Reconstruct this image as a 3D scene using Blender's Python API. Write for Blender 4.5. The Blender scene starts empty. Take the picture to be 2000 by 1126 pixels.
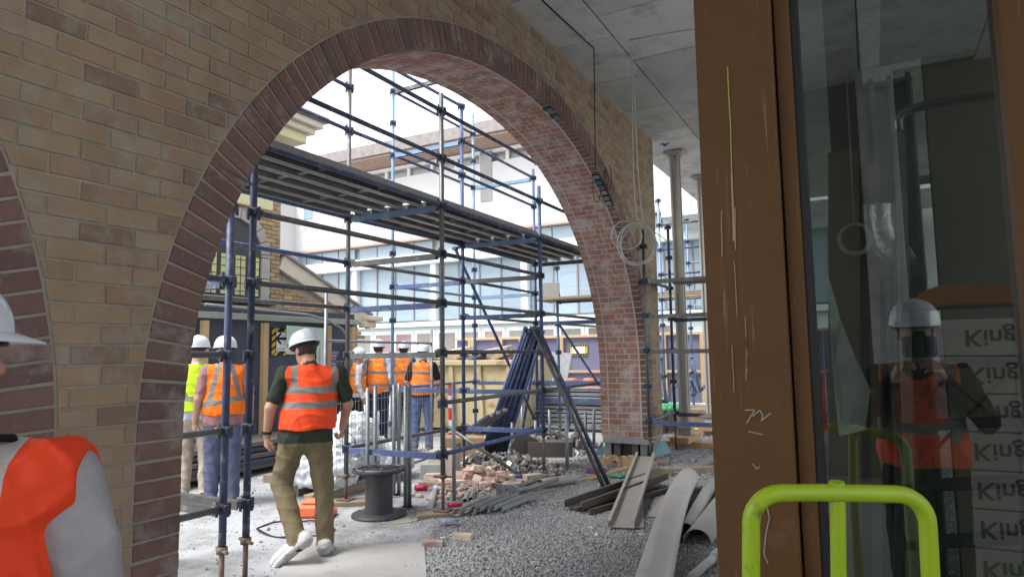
import bpy, math, random
import numpy as np
from mathutils import Vector, Matrix
random.seed(7); np.random.seed(7)
R_ = math.radians
sc = bpy.context.scene
COL = sc.collection
# ---------------------------------------------------------------- camera (solved from the photo's vanishing points)
RC = np.array([[0.87988459, 0.05941997, 0.47145772], [0.4749532, -0.07882202, -0.87647393], [-0.01491881, 0.99511625, -0.09757599]])
CAM = np.array([0, 0, 1.55]); FPX = 1301.0
cd = bpy.data.cameras.new('camera'); cam = bpy.data.objects.new('camera', cd); COL.objects.link(cam)
cam.matrix_world = Matrix.Translation(Vector(CAM)) @ Matrix(RC.tolist()).to_4x4()
cd.sensor_width = 36; cd.lens = 36 * FPX / 2000; cd.clip_start = .02; cd.clip_end = 2000
sc.camera = cam
# ---------------------------------------------------------------- sky and sun: bright overcast
w = bpy.data.worlds.new('World'); sc.world = w; w.use_nodes = True
nt = w.node_tree; nt.nodes.clear()
o_ = nt.nodes.new('ShaderNodeOutputWorld'); bg = nt.nodes.new('ShaderNodeBackground'); sky = nt.nodes.new('ShaderNodeTexSky')
sky.sky_type = 'NISHITA'; sky.sun_disc = False; sky.sun_elevation = R_(58); sky.sun_rotation = R_(215); sky.air_density = 1.0; sky.dust_density = 2.0; sky.ozone_density = 1.0
hs = nt.nodes.new('ShaderNodeHueSaturation'); hs.inputs['Saturation'].default_value = .22
nt.links.new(sky.outputs[0], hs.inputs['Color']); nt.links.new(hs.outputs[0], bg.inputs[0]); nt.links.new(bg.outputs[0], o_.inputs[0])
bg.inputs[1].default_value = .15
sd = bpy.data.lights.new('sun', 'SUN'); sun = bpy.data.objects.new('sun', sd); COL.objects.link(sun)
sd.energy = 1.0; sd.angle = R_(20); sd.color = (1, .985, .965)
_az = R_(215); _el = R_(58)
sun.rotation_euler = Vector((-math.sin(_az) * math.cos(_el), -math.cos(_az) * math.cos(_el), -math.sin(_el))).to_track_quat('-Z', 'Y').to_euler()
sc.view_settings.view_transform = 'Standard'; sc.view_settings.look = 'None'; sc.view_settings.gamma = 1
sc.view_settings.exposure = 1.75
sc.cycles.use_denoising = True; sc.cycles.denoiser = 'OPENIMAGEDENOISE'
sc.cycles.max_bounces = 10; sc.cycles.diffuse_bounces = 5; sc.cycles.glossy_bounces = 3; sc.cycles.transparent_max_bounces = 12; sc.cycles.transmission_bounces = 4
sc.cycles.sample_clamp_indirect = 6

# ---------------------------------------------------------------- pixel -> place helpers (photo pixels at 2000 x 1126)
def ray(u, v): return RC @ np.array([u - 1000, -(v - 563), -FPX])
def G(u, v, z=0.0): d = ray(u, v); return CAM + d * ((z - CAM[2]) / d[2])
def PX(u, v, x): d = ray(u, v); return CAM + d * ((x - CAM[0]) / d[0])
def PY(u, v, y): d = ray(u, v); return CAM + d * ((y - CAM[1]) / d[1])
def DEP(u, v, d): return CAM + ray(u, v) * (d / FPX)

# ---------------------------------------------------------------- materials
M = {}
def _n(t, k, **kw):
    n = t.nodes.new(k)
    for a, b in kw.items(): setattr(n, a, b)
    return n
def mat(name, col, rough=.7, metal=0., col2=None, scale=4., detail=5, var=.35, objvar=.12, bump=.15, bscale=60., dirt=None, dscale=2., damt=.5, spec=.35, coat=0, local=False, stretch=None):
    """noise-mixed colour col..col2, per-object value shift, optional dirt blotches, fine bump"""
    m = bpy.data.materials.new(name); m.use_nodes = True; t = m.node_tree; t.nodes.clear()
    out = _n(t, 'ShaderNodeOutputMaterial'); b = _n(t, 'ShaderNodeBsdfPrincipled'); t.links.new(b.outputs[0], out.inputs[0])
    if local: co = _n(t, 'ShaderNodeTexCoord').outputs['Object']
    else: co = _n(t, 'ShaderNodeNewGeometry').outputs['Position']
    if stretch:
        mp = _n(t, 'ShaderNodeMapping'); mp.inputs['Scale'].default_value = stretch; t.links.new(co, mp.inputs[0]); co = mp.outputs[0]
    oi = _n(t, 'ShaderNodeObjectInfo')
    nz = _n(t, 'ShaderNodeTexNoise', noise_dimensions='4D'); nz.inputs['Scale'].default_value = scale; nz.inputs['Detail'].default_value = detail; nz.inputs['Roughness'].default_value = .62
    mw = _n(t, 'ShaderNodeMath', operation='MULTIPLY'); mw.inputs[1].default_value = 17.0 if local else 0.0; t.links.new(oi.outputs['Random'], mw.inputs[0]); t.links.new(mw.outputs[0], nz.inputs['W'])
    t.links.new(co, nz.inputs['Vector'])
    rmp = _n(t, 'ShaderNodeMapRange'); rmp.inputs[1].default_value = .3; rmp.inputs[2].default_value = .7; t.links.new(nz.outputs[0], rmp.inputs[0])
    mx = _n(t, 'ShaderNodeMix', data_type='RGBA')
    c2 = col2 or tuple(max(0, c * (1 - var)) for c in col)
    mx.inputs[6].default_value = (*col, 1); mx.inputs[7].default_value = (*c2, 1); t.links.new(rmp.outputs[0], mx.inputs[0])
    last = mx.outputs[2]
    if objvar:
        h = _n(t, 'ShaderNodeHueSaturation'); mr = _n(t, 'ShaderNodeMapRange'); mr.inputs[3].default_value = 1 - objvar; mr.inputs[4].default_value = 1 + objvar
        t.links.new(oi.outputs['Random'], mr.inputs[0]); t.links.new(mr.outputs[0], h.inputs['Value']); t.links.new(last, h.inputs['Color']); last = h.outputs[0]
    if dirt:
        n2 = _n(t, 'ShaderNodeTexNoise'); n2.inputs['Scale'].default_value = dscale; n2.inputs['Detail'].default_value = 8; n2.inputs['Roughness'].default_value = .7; t.links.new(co, n2.inputs['Vector'])
        r2 = _n(t, 'ShaderNodeMapRange'); r2.inputs[1].default_value = .68 - damt * .38; r2.inputs[2].default_value = .8 - damt * .25; t.links.new(n2.outputs[0], r2.inputs[0])
        m2 = _n(t, 'ShaderNodeMix', data_type='RGBA'); m2.inputs[7].default_value = (*dirt, 1); t.links.new(r2.outputs[0], m2.inputs[0]); t.links.new(last, m2.inputs[6]); last = m2.outputs[2]
    t.links.new(last, b.inputs['Base Color'])
    b.inputs['Roughness'].default_value = rough; b.inputs['Metallic'].default_value = metal; b.inputs['Specular IOR Level'].default_value = spec
    if coat: b.inputs['Coat Weight'].default_value = coat; b.inputs['Coat Roughness'].default_value = .15
    if bump:
        n3 = _n(t, 'ShaderNodeTexNoise'); n3.inputs['Scale'].default_value = bscale; n3.inputs['Detail'].default_value = 4; t.links.new(co, n3.inputs['Vector'])
        bp = _n(t, 'ShaderNodeBump'); bp.inputs['Strength'].default_value = bump; bp.inputs['Distance'].default_value = .01; t.links.new(n3.outputs[0], bp.inputs['Height']); t.links.new(bp.outputs[0], b.inputs['Normal'])
    M[name] = m; return m
def brickmat(name, ramp, bloom=None, bamt=.4, rough=.88):
    """per-brick colour picked from a ramp by the object's random number, plus mottling and lime bloom"""
    m = mat(name, (.5, .5, .5), rough=rough, objvar=0, bump=.5, bscale=90, dirt=bloom, dscale=5, damt=bamt)
    t = m.node_tree
    mx = [n for n in t.nodes if n.type == 'MIX'][0]; oi = [n for n in t.nodes if n.type == 'OBJECT_INFO'][0]
    at = _n(t, 'ShaderNodeAttribute', attribute_name='rnd')   # joined bricks carry their own number
    ad = _n(t, 'ShaderNodeMath', operation='ADD'); fr = _n(t, 'ShaderNodeMath', operation='FRACT')
    t.links.new(oi.outputs['Random'], ad.inputs[0]); t.links.new(at.outputs['Fac'], ad.inputs[1]); t.links.new(ad.outputs[0], fr.inputs[0])
    cr = _n(t, 'ShaderNodeValToRGB'); cr.color_ramp.interpolation = 'LINEAR'
    while len(cr.color_ramp.elements) < len(ramp): cr.color_ramp.elements.new(.5)
    for e, (p, c) in zip(cr.color_ramp.elements, ramp): e.position = p; e.color = (*c, 1)
    t.links.new(fr.outputs[0], cr.inputs[0]); t.links.new(cr.outputs[0], mx.inputs[6])
    dk = _n(t, 'ShaderNodeMix', data_type='RGBA', blend_type='MULTIPLY'); dk.inputs[0].default_value = 1; dk.inputs[7].default_value = (.72, .70, .70, 1)
    t.links.new(cr.outputs[0], dk.inputs[6]); t.links.new(dk.outputs[2], mx.inputs[7])
    return m
brickmat('buff_brick', [(0, (.335, .245, .158)), (.35, (.365, .27, .178)), (.6, (.335, .232, .155)), (.85, (.30, .205, .145)), (.96, (.225, .155, .115)), (1, (.325, .255, .17))], bloom=(.30, .275, .225), bamt=.5)
brickmat('dark_brick', [(0, (.18, .108, .09)), (.4, (.22, .13, .108)), (.7, (.16, .104, .094)), (1, (.21, .14, .122))], bloom=(.29, .25, .235), bamt=.42)
brickmat('red_brick', [(0, (.42, .19, .135)), (.3, (.46, .22, .16)), (.55, (.40, .22, .18)), (.8, (.36, .22, .20)), (1, (.45, .25, .19))], bloom=(.56, .49, .47), bamt=.55)
mat('mortar', (.35, .32, .265), rough=.95, col2=(.23, .21, .175), scale=6, bump=.5, bscale=120, objvar=0)
mat('concrete', (.60, .61, .59), rough=.85, col2=(.50, .51, .495), scale=1.3, detail=8, objvar=.17, bump=.15, bscale=25, dirt=(.36, .36, .35), dscale=2.2, damt=.48)
mat('joint_dark', (.12, .12, .115), rough=.9, objvar=0)
mat('floor_concrete', (.43, .44, .455), rough=.85, col2=(.35, .36, .372), scale=.9, detail=9, objvar=0, bump=.25, bscale=30, dirt=(.17, .165, .155), dscale=1.3, damt=.56)
mat('gravel_base', (.30, .305, .315), rough=.95, col2=(.19, .195, .20), scale=30, detail=6, objvar=0, bump=.8, bscale=60, dirt=(.30, .295, .28), dscale=1.2, damt=.35)
mat('dirt', (.40, .385, .36), rough=.95, col2=(.33, .32, .30), scale=3, objvar=0, bump=.6, bscale=25)

# ---------------------------------------------------------------- mesh builder
class MB:
    def __init__(s): s.v = []; s.f = []; s.m = []; s.sm = []
    def add(s, vs, fs, mi=0, smooth=False):
        o = len(s.v); s.v += [tuple(map(float, p)) for p in vs]; s.f += [tuple(i + o for i in f) for f in fs]; s.m += [mi] * len(fs); s.sm += [smooth] * len(fs); return s
    def box(s, c, d, rot=None, mi=0, ch=0.0):
        """box centred at c with full size d; rot a 3x3 (columns are axes); ch chamfers all edges"""
        hx, hy, hz = d[0] / 2, d[1] / 2, d[2] / 2
        if ch <= 0:
            P = [(x, y, z) for x in (-hx, hx) for y in (-hy, hy) for z in (-hz, hz)]
            F = [(0, 1, 3, 2), (4, 6, 7, 5), (0, 4, 5, 1), (2, 3, 7, 6), (0, 2, 6, 4), (1, 5, 7, 3)]
        else:
            ch = min(ch, hx * .9, hy * .9, hz * .9); P = []; idx = {}
            for sx in (-1, 1):
                for sy in (-1, 1):
                    for sz in (-1, 1):
                        for a in range(3):
                            q = [sx * (hx - ch), sy * (hy - ch), sz * (hz - ch)]; q[a] = (sx, sy, sz)[a] * (hx, hy, hz)[a]
                            idx[(sx, sy, sz, a)] = len(P); P.append(tuple(q))
            F = []
            for a in range(3):
                b, c2 = (a + 1) % 3, (a + 2) % 3
                for sa in (-1, 1):
                    q = []
                    for sb, s2 in ((-1, -1), (1, -1), (1, 1), (-1, 1)):
                        k = [0, 0, 0]; k[a] = sa; k[b] = sb; k[c2] = s2; q.append(idx[(*k, a)])
                    F.append(tuple(q if sa > 0 else q[::-1]))
                for sb in (-1, 1):
                    for s2 in (-1, 1):
                        k0 = [0, 0, 0]; k1 = [0, 0, 0]
                        k0[a] = -1; k1[a] = 1
                        for k in (k0, k1): k[b] = sb; k[c2] = s2
                        q = [idx[(*k0, b)], idx[(*k1, b)], idx[(*k1, c2)], idx[(*k0, c2)]]
                        F.append(tuple(q if sb * s2 < 0 else q[::-1]))
            for sx in (-1, 1):
                for sy in (-1, 1):
                    for sz in (-1, 1):
                        q = [idx[(sx, sy, sz, a)] for a in range(3)]; F.append(tuple(q if sx * sy * sz > 0 else q[::-1]))
        P = np.array(P)
        if rot is not None: P = P @ np.array(rot).T
        return s.add(P + np.array(c), F, mi)
    def bar(s, a, b, wd, ht, up=(0, 0, 1), mi=0, ch=0.0):
        """rectangular bar from a to b"""
        a = np.array(a, float); b = np.array(b, float); d = b - a; L = np.linalg.norm(d); d /= L
        r = np.cross(d, np.array(up, float)); n = np.linalg.norm(r)
        r = r / n if n > 1e-6 else np.array([1., 0, 0])
        u = np.cross(r, d)
        return s.box((a + b) / 2, (wd, L, ht), np.stack([r, d, u], 1), mi, ch)
    def tube(s, pts, r, n=10, mi=0, cap=True, inner=0, closed=False):
        pts = [np.array(p, float) for p in pts]; k = len(pts); rr = r if hasattr(r, '__len__') else [r] * k
        V = []; prev = None
        for i, p in enumerate(pts):
            if closed: t = pts[(i + 1) % k] - pts[i - 1]
            else: t = pts[min(i + 1, k - 1)] - pts[max(i - 1, 0)]
            t = t / (np.linalg.norm(t) + 1e-12)
            if prev is None:
                q = np.array([0, 0, 1.]) if abs(t[2]) < .9 else np.array([1., 0, 0]); e = np.cross(t, q)
            else: e = prev - t * (prev @ t)
            e /= np.linalg.norm(e) + 1e-12; prev = e; g = np.cross(t, e)
            for j in range(n):
                a = 2 * math.pi * j / n; V.append(p + rr[i] * (math.cos(a) * e + math.sin(a) * g))
        F = []
        for i in range(k if closed else k - 1):
            i2 = (i + 1) % k
            for j in range(n): F.append((i * n + j, i * n + (j + 1) % n, i2 * n + (j + 1) % n, i2 * n + j))
        s.add(V, F, mi, True)
        if cap and not closed and not inner:
            o = len(s.v) - len(V); s.f.append(tuple(o + j for j in range(n))[::-1]); s.m.append(mi); s.sm.append(False)
            o2 = o + (k - 1) * n; s.f.append(tuple(o2 + j for j in range(n))); s.m.append(mi); s.sm.append(False)
        if inner:   # hollow: inner wall and end rings
            o = len(s.v) - len(V); V2 = []
            for i, p in enumerate(pts):
                for j in range(n): V2.append(p + (np.array(s.v[o + i * n + j]) - p) * (inner / rr[i]))
            o2 = len(s.v); s.add(V2, [tuple(reversed(f)) for f in F], mi, True)
            for i in (0, k - 1):
                for j in range(n):
                    q = (o + i * n + j, o2 + i * n + j, o2 + i * n + (j + 1) % n, o + i * n + (j + 1) % n); s.f.append(q if i == 0 else q[::-1]); s.m.append(mi); s.sm.append(False)
        return s
    def lathe(s, prof, n=24, c=(0, 0, 0), mi=0, smooth=True, ax=None):
        """prof: list of (r, z); ax: 3x3 rotation"""
        V = []; k = len(prof)
        for r, z in prof:
            for j in range(n): a = 2 * math.pi * j / n; V.append((r * math.cos(a), r * math.sin(a), z))
        F = [(i * n + j, i * n + (j + 1) % n, (i + 1) * n + (j + 1) % n, (i + 1) * n + j) for i in range(k - 1) for j in range(n)]
        V = np.array(V)
        if ax is not None: V = V @ np.array(ax).T
        return s.add(V + np.array(c), F, mi, smooth)
    def prism(s, poly, origin, ex, ey, ez, depth, mi=0, ch=0):
        """polygon (2D) in plane ex,ey extruded along -ez by depth, front edges chamfered by ch"""
        poly = np.array(poly, float); n = len(poly); ex, ey, ez, o = map(lambda q: np.array(q, float), (ex, ey, ez, origin))
        A = sum(poly[i][0] * poly[(i + 1) % n][1] - poly[(i + 1) % n][0] * poly[i][1] for i in range(n))
        if A < 0: poly = poly[::-1]
        flip = np.dot(np.cross(ex, ey), ez) < 0
        def P(q, d): return o + ex * q[0] + ey * q[1] + ez * d
        V = []; F = []
        if ch:
            c = poly.mean(0); ins = []
            for i in range(n):
                p0, p1, p2 = poly[i - 1], poly[i], poly[(i + 1) % n]
                d1 = (p1 - p0) / (np.linalg.norm(p1 - p0) + 1e-9); d2 = (p2 - p1) / (np.linalg.norm(p2 - p1) + 1e-9)
                n1 = np.array([-d1[1], d1[0]]); n2 = np.array([-d2[1], d2[0]]); b = n1 + n2; b /= max(1e-6, (b @ n1)); ins.append(p1 + b * ch)
            V += [P(q, 0) for q in ins]; V += [P(q, -ch) for q in poly]; V += [P(q, -depth) for q in poly]; k = 3
        else: V += [P(q, 0) for q in poly]; V += [P(q, -depth) for q in poly]; k = 2
        F.append(tuple(range(n)))
        for l in range(k - 1):
            for i in range(n): j = (i + 1) % n; F.append((l * n + i, (l + 1) * n + i, (l + 1) * n + j, l * n + j))
        F.append(tuple((k - 1) * n + i for i in range(n))[::-1])
        if flip: F = [f[::-1] for f in F]
        return s.add(V, F, mi)
    def mesh(s, name, mats, off=(0, 0, 0)):
        me = bpy.data.meshes.new(name); V = np.array(s.v, dtype=float).reshape(-1, 3) - np.array(off, float)
        me.from_pydata(V.tolist(), [], s.f)
        for m in (mats if isinstance(mats, (list, tuple)) else [mats]): me.materials.append(M[m] if isinstance(m, str) else m)
        me.polygons.foreach_set('material_index', s.m); me.polygons.foreach_set('use_smooth', s.sm); me.update(); return me
    def build(s, name, mats, parent=None):
        off = wloc(parent); ob = bpy.data.objects.new(name, s.mesh(name, mats, off)); COL.objects.link(ob)
        if parent is not None: ob.parent = parent
        return ob
def wloc(p):
    l = np.zeros(3)
    while p is not None: l += np.array(p.location); p = p.parent
    return l
def obj(name, me, parent=None, loc=(0, 0, 0)):
    """link an object using (shared) mesh data at world place loc"""
    ob = bpy.data.objects.new(name, me); COL.objects.link(ob); ob.location = Vector(np.array(loc) - wloc(parent))
    if parent is not None: ob.parent = parent
    return ob
def tag(o, label=None, cat=None, group=None, kind=None):
    if label: o['label'] = label
    if cat: o['category'] = cat
    if group: o['group'] = group
    if kind: o['kind'] = kind
    return o
def thing(name, label, cat, loc=(0, 0, 0), group=None, rz=0):
    o = bpy.data.objects.new(name, None); COL.objects.link(o); o.location = Vector([float(q) for q in loc]); o.rotation_euler[2] = rz; o.empty_display_size = .1
    return tag(o, label, cat, group)
def single(mb, name, mats, label, cat, group=None, origin=None):
    """a thing that is one mesh, its origin at its base"""
    V = np.array(mb.v); c = np.array(origin) if origin is not None else np.array([V[:, 0].mean(), V[:, 1].mean(), V[:, 2].min()])
    ob = bpy.data.objects.new(name, mb.mesh(name, mats, c)); COL.objects.link(ob); ob.location = Vector(c); return tag(ob, label, cat, group)
def fast_mesh(name, V, F, mats, smooth=False, mi=None, rnd=None):
    """big mesh from numpy arrays of equal-size faces"""
    me = bpy.data.meshes.new(name); V = np.asarray(V, np.float32); F = np.asarray(F, np.int32); k = F.shape[1]
    me.vertices.add(len(V)); me.vertices.foreach_set('co', V.ravel()); me.loops.add(F.size); me.loops.foreach_set('vertex_index', F.ravel())
    me.polygons.add(len(F)); me.polygons.foreach_set('loop_start', np.arange(0, F.size, k, dtype=np.int32)); me.polygons.foreach_set('loop_total', np.full(len(F), k, np.int32))
    me.polygons.foreach_set('use_smooth', np.full(len(F), smooth))
    for m in (mats if isinstance(mats, (list, tuple)) else [mats]): me.materials.append(M[m] if isinstance(m, str) else m)
    if mi is not None: me.polygons.foreach_set('material_index', np.asarray(mi, np.int32))
    me.update(calc_edges=True); me.validate()
    return me
def text_mesh(name, s, size, m, extrude=0.0, bold=0.0):
    cu = bpy.data.curves.new(name, 'FONT'); cu.body = s; cu.size = size; cu.align_x = 'CENTER'; cu.align_y = 'CENTER'; cu.extrude = extrude; cu.offset = bold; cu.resolution_u = 3
    ob = bpy.data.objects.new(name, cu); COL.objects.link(ob); dg = bpy.context.evaluated_depsgraph_get()
    me = bpy.data.meshes.new_from_object(ob.evaluated_get(dg)); bpy.data.objects.remove(ob); bpy.data.curves.remove(cu)
    me.materials.clear(); me.materials.append(M[m]); return me
def rotz(a): c, s = math.cos(a), math.sin(a); return np.array([[c, -s, 0], [s, c, 0], [0, 0, 1.]])
def rot3(rx, ry, rz): return np.array(Matrix.Rotation(rz, 3, 'Z') @ Matrix.Rotation(ry, 3, 'Y') @ Matrix.Rotation(rx, 3, 'X'))
# ================================================================ brick wall with arches
XF, XB = -2.90, -3.63
AY, AA, AZ, AB, AN, RT = 5.79, 3.71, 1.14, 3.09, 2.08, .225
AY2 = -2.42
ZB, ZT, YE, YS = .315, 4.94, 10.19, -6.4
CH = .0865
def inside(y, z, yc, e=0.0):
    if z <= AZ: return abs(y - yc) < AA + e
    return (abs(y - yc) / (AA + e)) ** AN + ((z - AZ) / (AB + e)) ** AN < 1
def arch_curve(yc, z0):
    t = np.linspace(math.pi, 0, 1500); c = np.cos(t); s_ = np.sin(t)
    y = yc + AA * np.sign(c) * np.abs(c) ** (2 / AN); z = AZ + AB * np.abs(s_) ** (2 / AN)
    zz = np.linspace(z0, AZ, 120)[:-1]
    P = np.concatenate([np.c_[np.full(119, yc - AA), zz], np.c_[y, z], np.c_[np.full(119, yc + AA), zz[::-1]]])
    return P
def resample(P, n):
    d = np.r_[0, np.cumsum(np.linalg.norm(np.diff(P, axis=0), axis=1))]
    s_ = np.linspace(0, d[-1], n); return np.c_[np.interp(s_, d, P[:, 0]), np.interp(s_, d, P[:, 1])], d[-1]
def normals(P):
    T = np.gradient(P, axis=0); T /= np.linalg.norm(T, axis=1)[:, None]; return np.c_[-T[:, 1], T[:, 0]]   # points out of the opening
wall = thing('brick_wall', 'long buff brick wall with wide arches ringed in dark brick under the concrete slab', 'wall', ((XF + XB) / 2, AY, 0))
EX, EY, EZ = (0, 1, 0), (0, 0, 1), (1, 0, 0)
# mortar core
def core(yc_list):
    mb = MB(); g = .006
    cuts = []
    xa, xb = XF - g, XB + g
    # face strips: pier bits and spandrels
    ys = set(np.linspace(YS, YE, 60).tolist())
    for yc in yc_list:
        P, _ = resample(arch_curve(yc, ZB), 160); ys |= set(P[:, 0].round(4).tolist())
    ys = sorted(y for y in ys if YS <= y <= YE)
    def zlow(y):
        for yc in yc_list:
            if abs(y - yc) < AA: return AZ + AB * max(0, 1 - (abs(y - yc) / AA) ** AN) ** (1 / AN)
        return ZB
    for y0, y1 in zip(ys[:-1], ys[1:]):
        m_ = (y0 + y1) / 2; inn = any(abs(m_ - yc) < AA for yc in yc_list)
        def zl(y):
            if not inn: return ZB
            q = [yc for yc in yc_list if abs(m_ - yc) < AA][0]; return AZ + AB * max(0, 1 - min(1, abs(y - q) / AA) ** AN) ** (1 / AN)
        a, b = zl(y0) , zl(y1)
        mb.add([(xa, y0, a), (xa, y1, b), (xa, y1, ZT), (xa, y0, ZT)], [(0, 1, 2, 3)])
        mb.add([(xb, y0, a), (xb, y1, b), (xb, y1, ZT), (xb, y0, ZT)], [(3, 2, 1, 0)])
    for yc in yc_list:
        P, _ = resample(arch_curve(yc, ZB), 200); N = normals(P); Q = P + N * .007
        V = [(xa, *q) for q in Q] + [(xb, *q) for q in Q]; n = len(Q)
        mb.add(V, [(i, i + 1, n + i + 1, n + i) for i in range(n - 1)])
    mb.add([(xa, YE, ZB), (xb, YE, ZB), (xb, YE, ZT), (xa, YE, ZT)], [(0, 1, 2, 3)])
    mb.add([(xa, YE, ZB), (xb, YE, ZB), (xb, AY + AA, ZB), (xa, AY + AA, ZB)], [(0, 1, 2, 3)])
    return mb
core([AY, AY2]).build('mortar', 'mortar', wall)
mat('soffit_mortar', (.60, .56, .52), rough=.95, col2=(.50, .46, .43), scale=6, bump=.4, bscale=120, objvar=0)
_P, _ = resample(arch_curve(AY, ZB), 200); _Q = _P + normals(_P) * .004; _m = MB(); _m.add([(XF - .004, *q) for q in _Q] + [(XB + .004, *q) for q in _Q], [(i, i + 1, 201 - 1 + i, 200 - 1 + i + 0) if False else (i, i + 1, 200 + i + 1, 200 + i) for i in range(199)]); _m.build('soffit_bed', 'soffit_mortar', wall)
# wall bricks in running bond
full = MB(); full.prism([(-.115, -.0378), (.115, -.0378), (.115, .0378), (-.115, .0378)], (0, 0, 0), EX, EY, EZ, .06, ch=.003)
full_me = full.mesh('buff_brick', 'buff_brick')
def clip(poly, p, n):
    out = []
    for i in range(len(poly)):
        a, b = poly[i - 1], poly[i]; da, db = (a - p) @ n, (b - p) @ n
        if (da >= 0) != (db >= 0): out.append(a + (b - a) * (da / (da - db)))
        if db >= 0: out.append(b)
    return out
items = []   # (size key, y, z, poly or None)
EXC = {}
for yc in (AY, AY2):
    P, _ = resample(arch_curve(yc, ZB), 600); N = normals(P); EXC[yc] = (P + N * (RT + .004), N)
row = 0; z = ZB + .0435
while z + .03 < ZT:
    off = (row % 2) * .12 + random.uniform(-.006, .006); k0 = int((YS) / .24) - 1
    for k in range(k0, int(YE / .24) + 2):
        yy = k * .24 + off
        lo, hi = yy - .115, yy + .115
        if lo > YE - .02 or hi < YS: continue
        hi2 = min(hi, YE)
        poly = [np.array(q) for q in ((lo, z - .0378), (hi2, z - .0378), (hi2, min(z + .0378, ZT)), (lo, min(z + .0378, ZT)))]
        cl = hi2 < hi - 1e-6; skip = False
        for yc in (AY, AY2):
            ins = [inside(q[0], q[1], yc, RT + .01) for q in poly] + [inside(yy, z, yc, RT)]
            if all(ins[:4]): skip = True; break
            if any(ins):
                C_, N_ = EXC[yc]; j = np.argmin(((C_ - np.array([yy, z])) ** 2).sum(1)); poly = clip(poly, C_[j] + N_[j] * .008, N_[j]); cl = True
                if len(poly) < 3: skip = True; break
                q = np.array(poly); A = abs(sum(q[i - 1][0] * q[i][1] - q[i][0] * q[i - 1][1] for i in range(len(q)))) / 2
                if A < .0009: skip = True; break
        if skip: continue
        d = math.hypot(2.9, yy); items.append((d + (4 if yy < .8 else 0) + abs(z - 2.2) * .1, yy, z, poly if cl else None))
    row += 1; z += CH
items.sort(key=lambda q: q[0])
def rnd_attr(me, vals):
    a = me.attributes.new('rnd', 'FLOAT', 'FACE'); a.data.foreach_set('value', vals)
rest = MB(); rr = []
for i, (d, yy, z, poly) in enumerate(items):
    xo = XF + random.uniform(-.0015, .0015)
    if i < 300:
        if poly is None:
            ob_ = obj('brick', full_me, wall, (xo, yy + random.uniform(-.0015, .0015), z + random.uniform(-.0012, .0012))); ob_.rotation_euler = (random.uniform(-.006, .006), random.uniform(-.01, .01), random.uniform(-.006, .006))
        else:
            mb = MB(); mb.prism([(q[0], q[1]) for q in poly], (xo, 0, 0), EX, EY, EZ, .06, ch=.003); mb.build('brick', 'buff_brick', wall)
    else:
        n0 = len(rest.f); pl = [(q[0], q[1]) for q in poly] if poly is not None else [(yy - .115, z - .0378), (yy + .115, z - .0378), (yy + .115, z + .0378), (yy - .115, z + .0378)]
        rest.prism(pl, (xo, 0, 0), EX, EY, EZ, .05, ch=.003); rr += [random.random()] * (len(rest.f) - n0)
o = rest.build('wall_bricks', 'buff_brick', wall); rnd_attr(o.data, rr); tag(o, 'rest of the buff bricks in the wall', kind='stuff')
# arch rings and soffit bricks
def ring(yc, sel, soffit):
    C_, L = resample(arch_curve(yc, ZB), 4000); N_ = normals(C_); n = int(round(L / CH)); st = MB(); sr = []; cnt = 0
    for i in range(n):
        a = int((i * L / n + .0065) / L * 3999); b = int(((i + 1) * L / n - .0065) / L * 3999)
        m_ = (a + b) // 2; p0, p1, n0, n1 = C_[a], C_[b], N_[a], N_[b]
        outw = RT - random.uniform(0, .003)
        poly = [p0, p1, p1 + n1 * outw, p0 + n0 * outw]
        # keep the brick width at the back of the wedge close to its real width
        xo = XF + random.uniform(-.001, .003)
        vis = sel(C_[m_])
        mb = MB(); mb.prism([tuple(q) for q in poly], (xo, 0, 0), EX, EY, EZ, .105, ch=.004)
        if vis: mb.build('arch_brick', 'dark_brick', wall)
        else:
            q0 = len(st.f); st.add(mb.v, mb.f); sr += [random.random()] * (len(st.f) - q0)
        if soffit:
            right = C_[m_][0] > yc - .8
            w_ = .73 - .24; x1 = XF - .122
            pat = [.42, .16, .42] if i % 2 else [.28 + random.uniform(-.01, .01), .44, .28]
            s_ = 0; spans = [(x1 - .003 - (0), None)]
            bands = []
            for f in pat: bands.append((x1 - s_ * w_ - .007, x1 - (s_ + f) * w_ + .007)); s_ += f
            bands.append((XB + .106, XB))
            bands.insert(0, None)
            for bd in bands:
                if bd is None: continue
                xa, xb = bd; e = random.uniform(-.0015, .002)
                V = []
                q0_, q1_ = p0 - n0 * e, p1 - n1 * e; c = .003
                tdir = (p1 - p0) / np.linalg.norm(p1 - p0)
                pts = [(xa - c, q0_ + tdir * c), (xb + c, q0_ + tdir * c), (xb + c, q1_ - tdir * c), (xa - c, q1_ - tdir * c)]
                V += [(x, *p) for x, p in pts]
                nn = N_[m_]
                V += [(x, *(p + nn * c)) for x, p in ((xa, q0_), (xb, q0_), (xb, q1_), (xa, q1_))]
                V += [(x, *(p + nn * .05)) for x, p in ((xa, q0_), (xb, q0_), (xb, q1_), (xa, q1_))]
                F = [(0, 1, 2, 3)] + [(l * 4 + k, l * 4 + 4 + k, l * 4 + 4 + (k + 1) % 4, l * 4 + (k + 1) % 4) for l in (0, 1) for k in range(4)] + [(11, 10, 9, 8)]
                if right and cnt < 300:
                    mb = MB(); mb.add(V, F); mb.build('soffit_brick', 'red_brick', wall); cnt += 1
                else: q0 = len(st.f); st.add(V, F, 1); sr += [random.random()] * (len(st.f) - q0)
    if st.v:
        o = st.build('arch_bricks', ['dark_brick', 'red_brick'], wall); rnd_attr(o.data, sr); tag(o, 'rest of the arch and soffit bricks', kind='stuff')
ring(AY, lambda p: True, True)
ring(AY2, lambda p: p[0] > .2, False)
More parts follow.
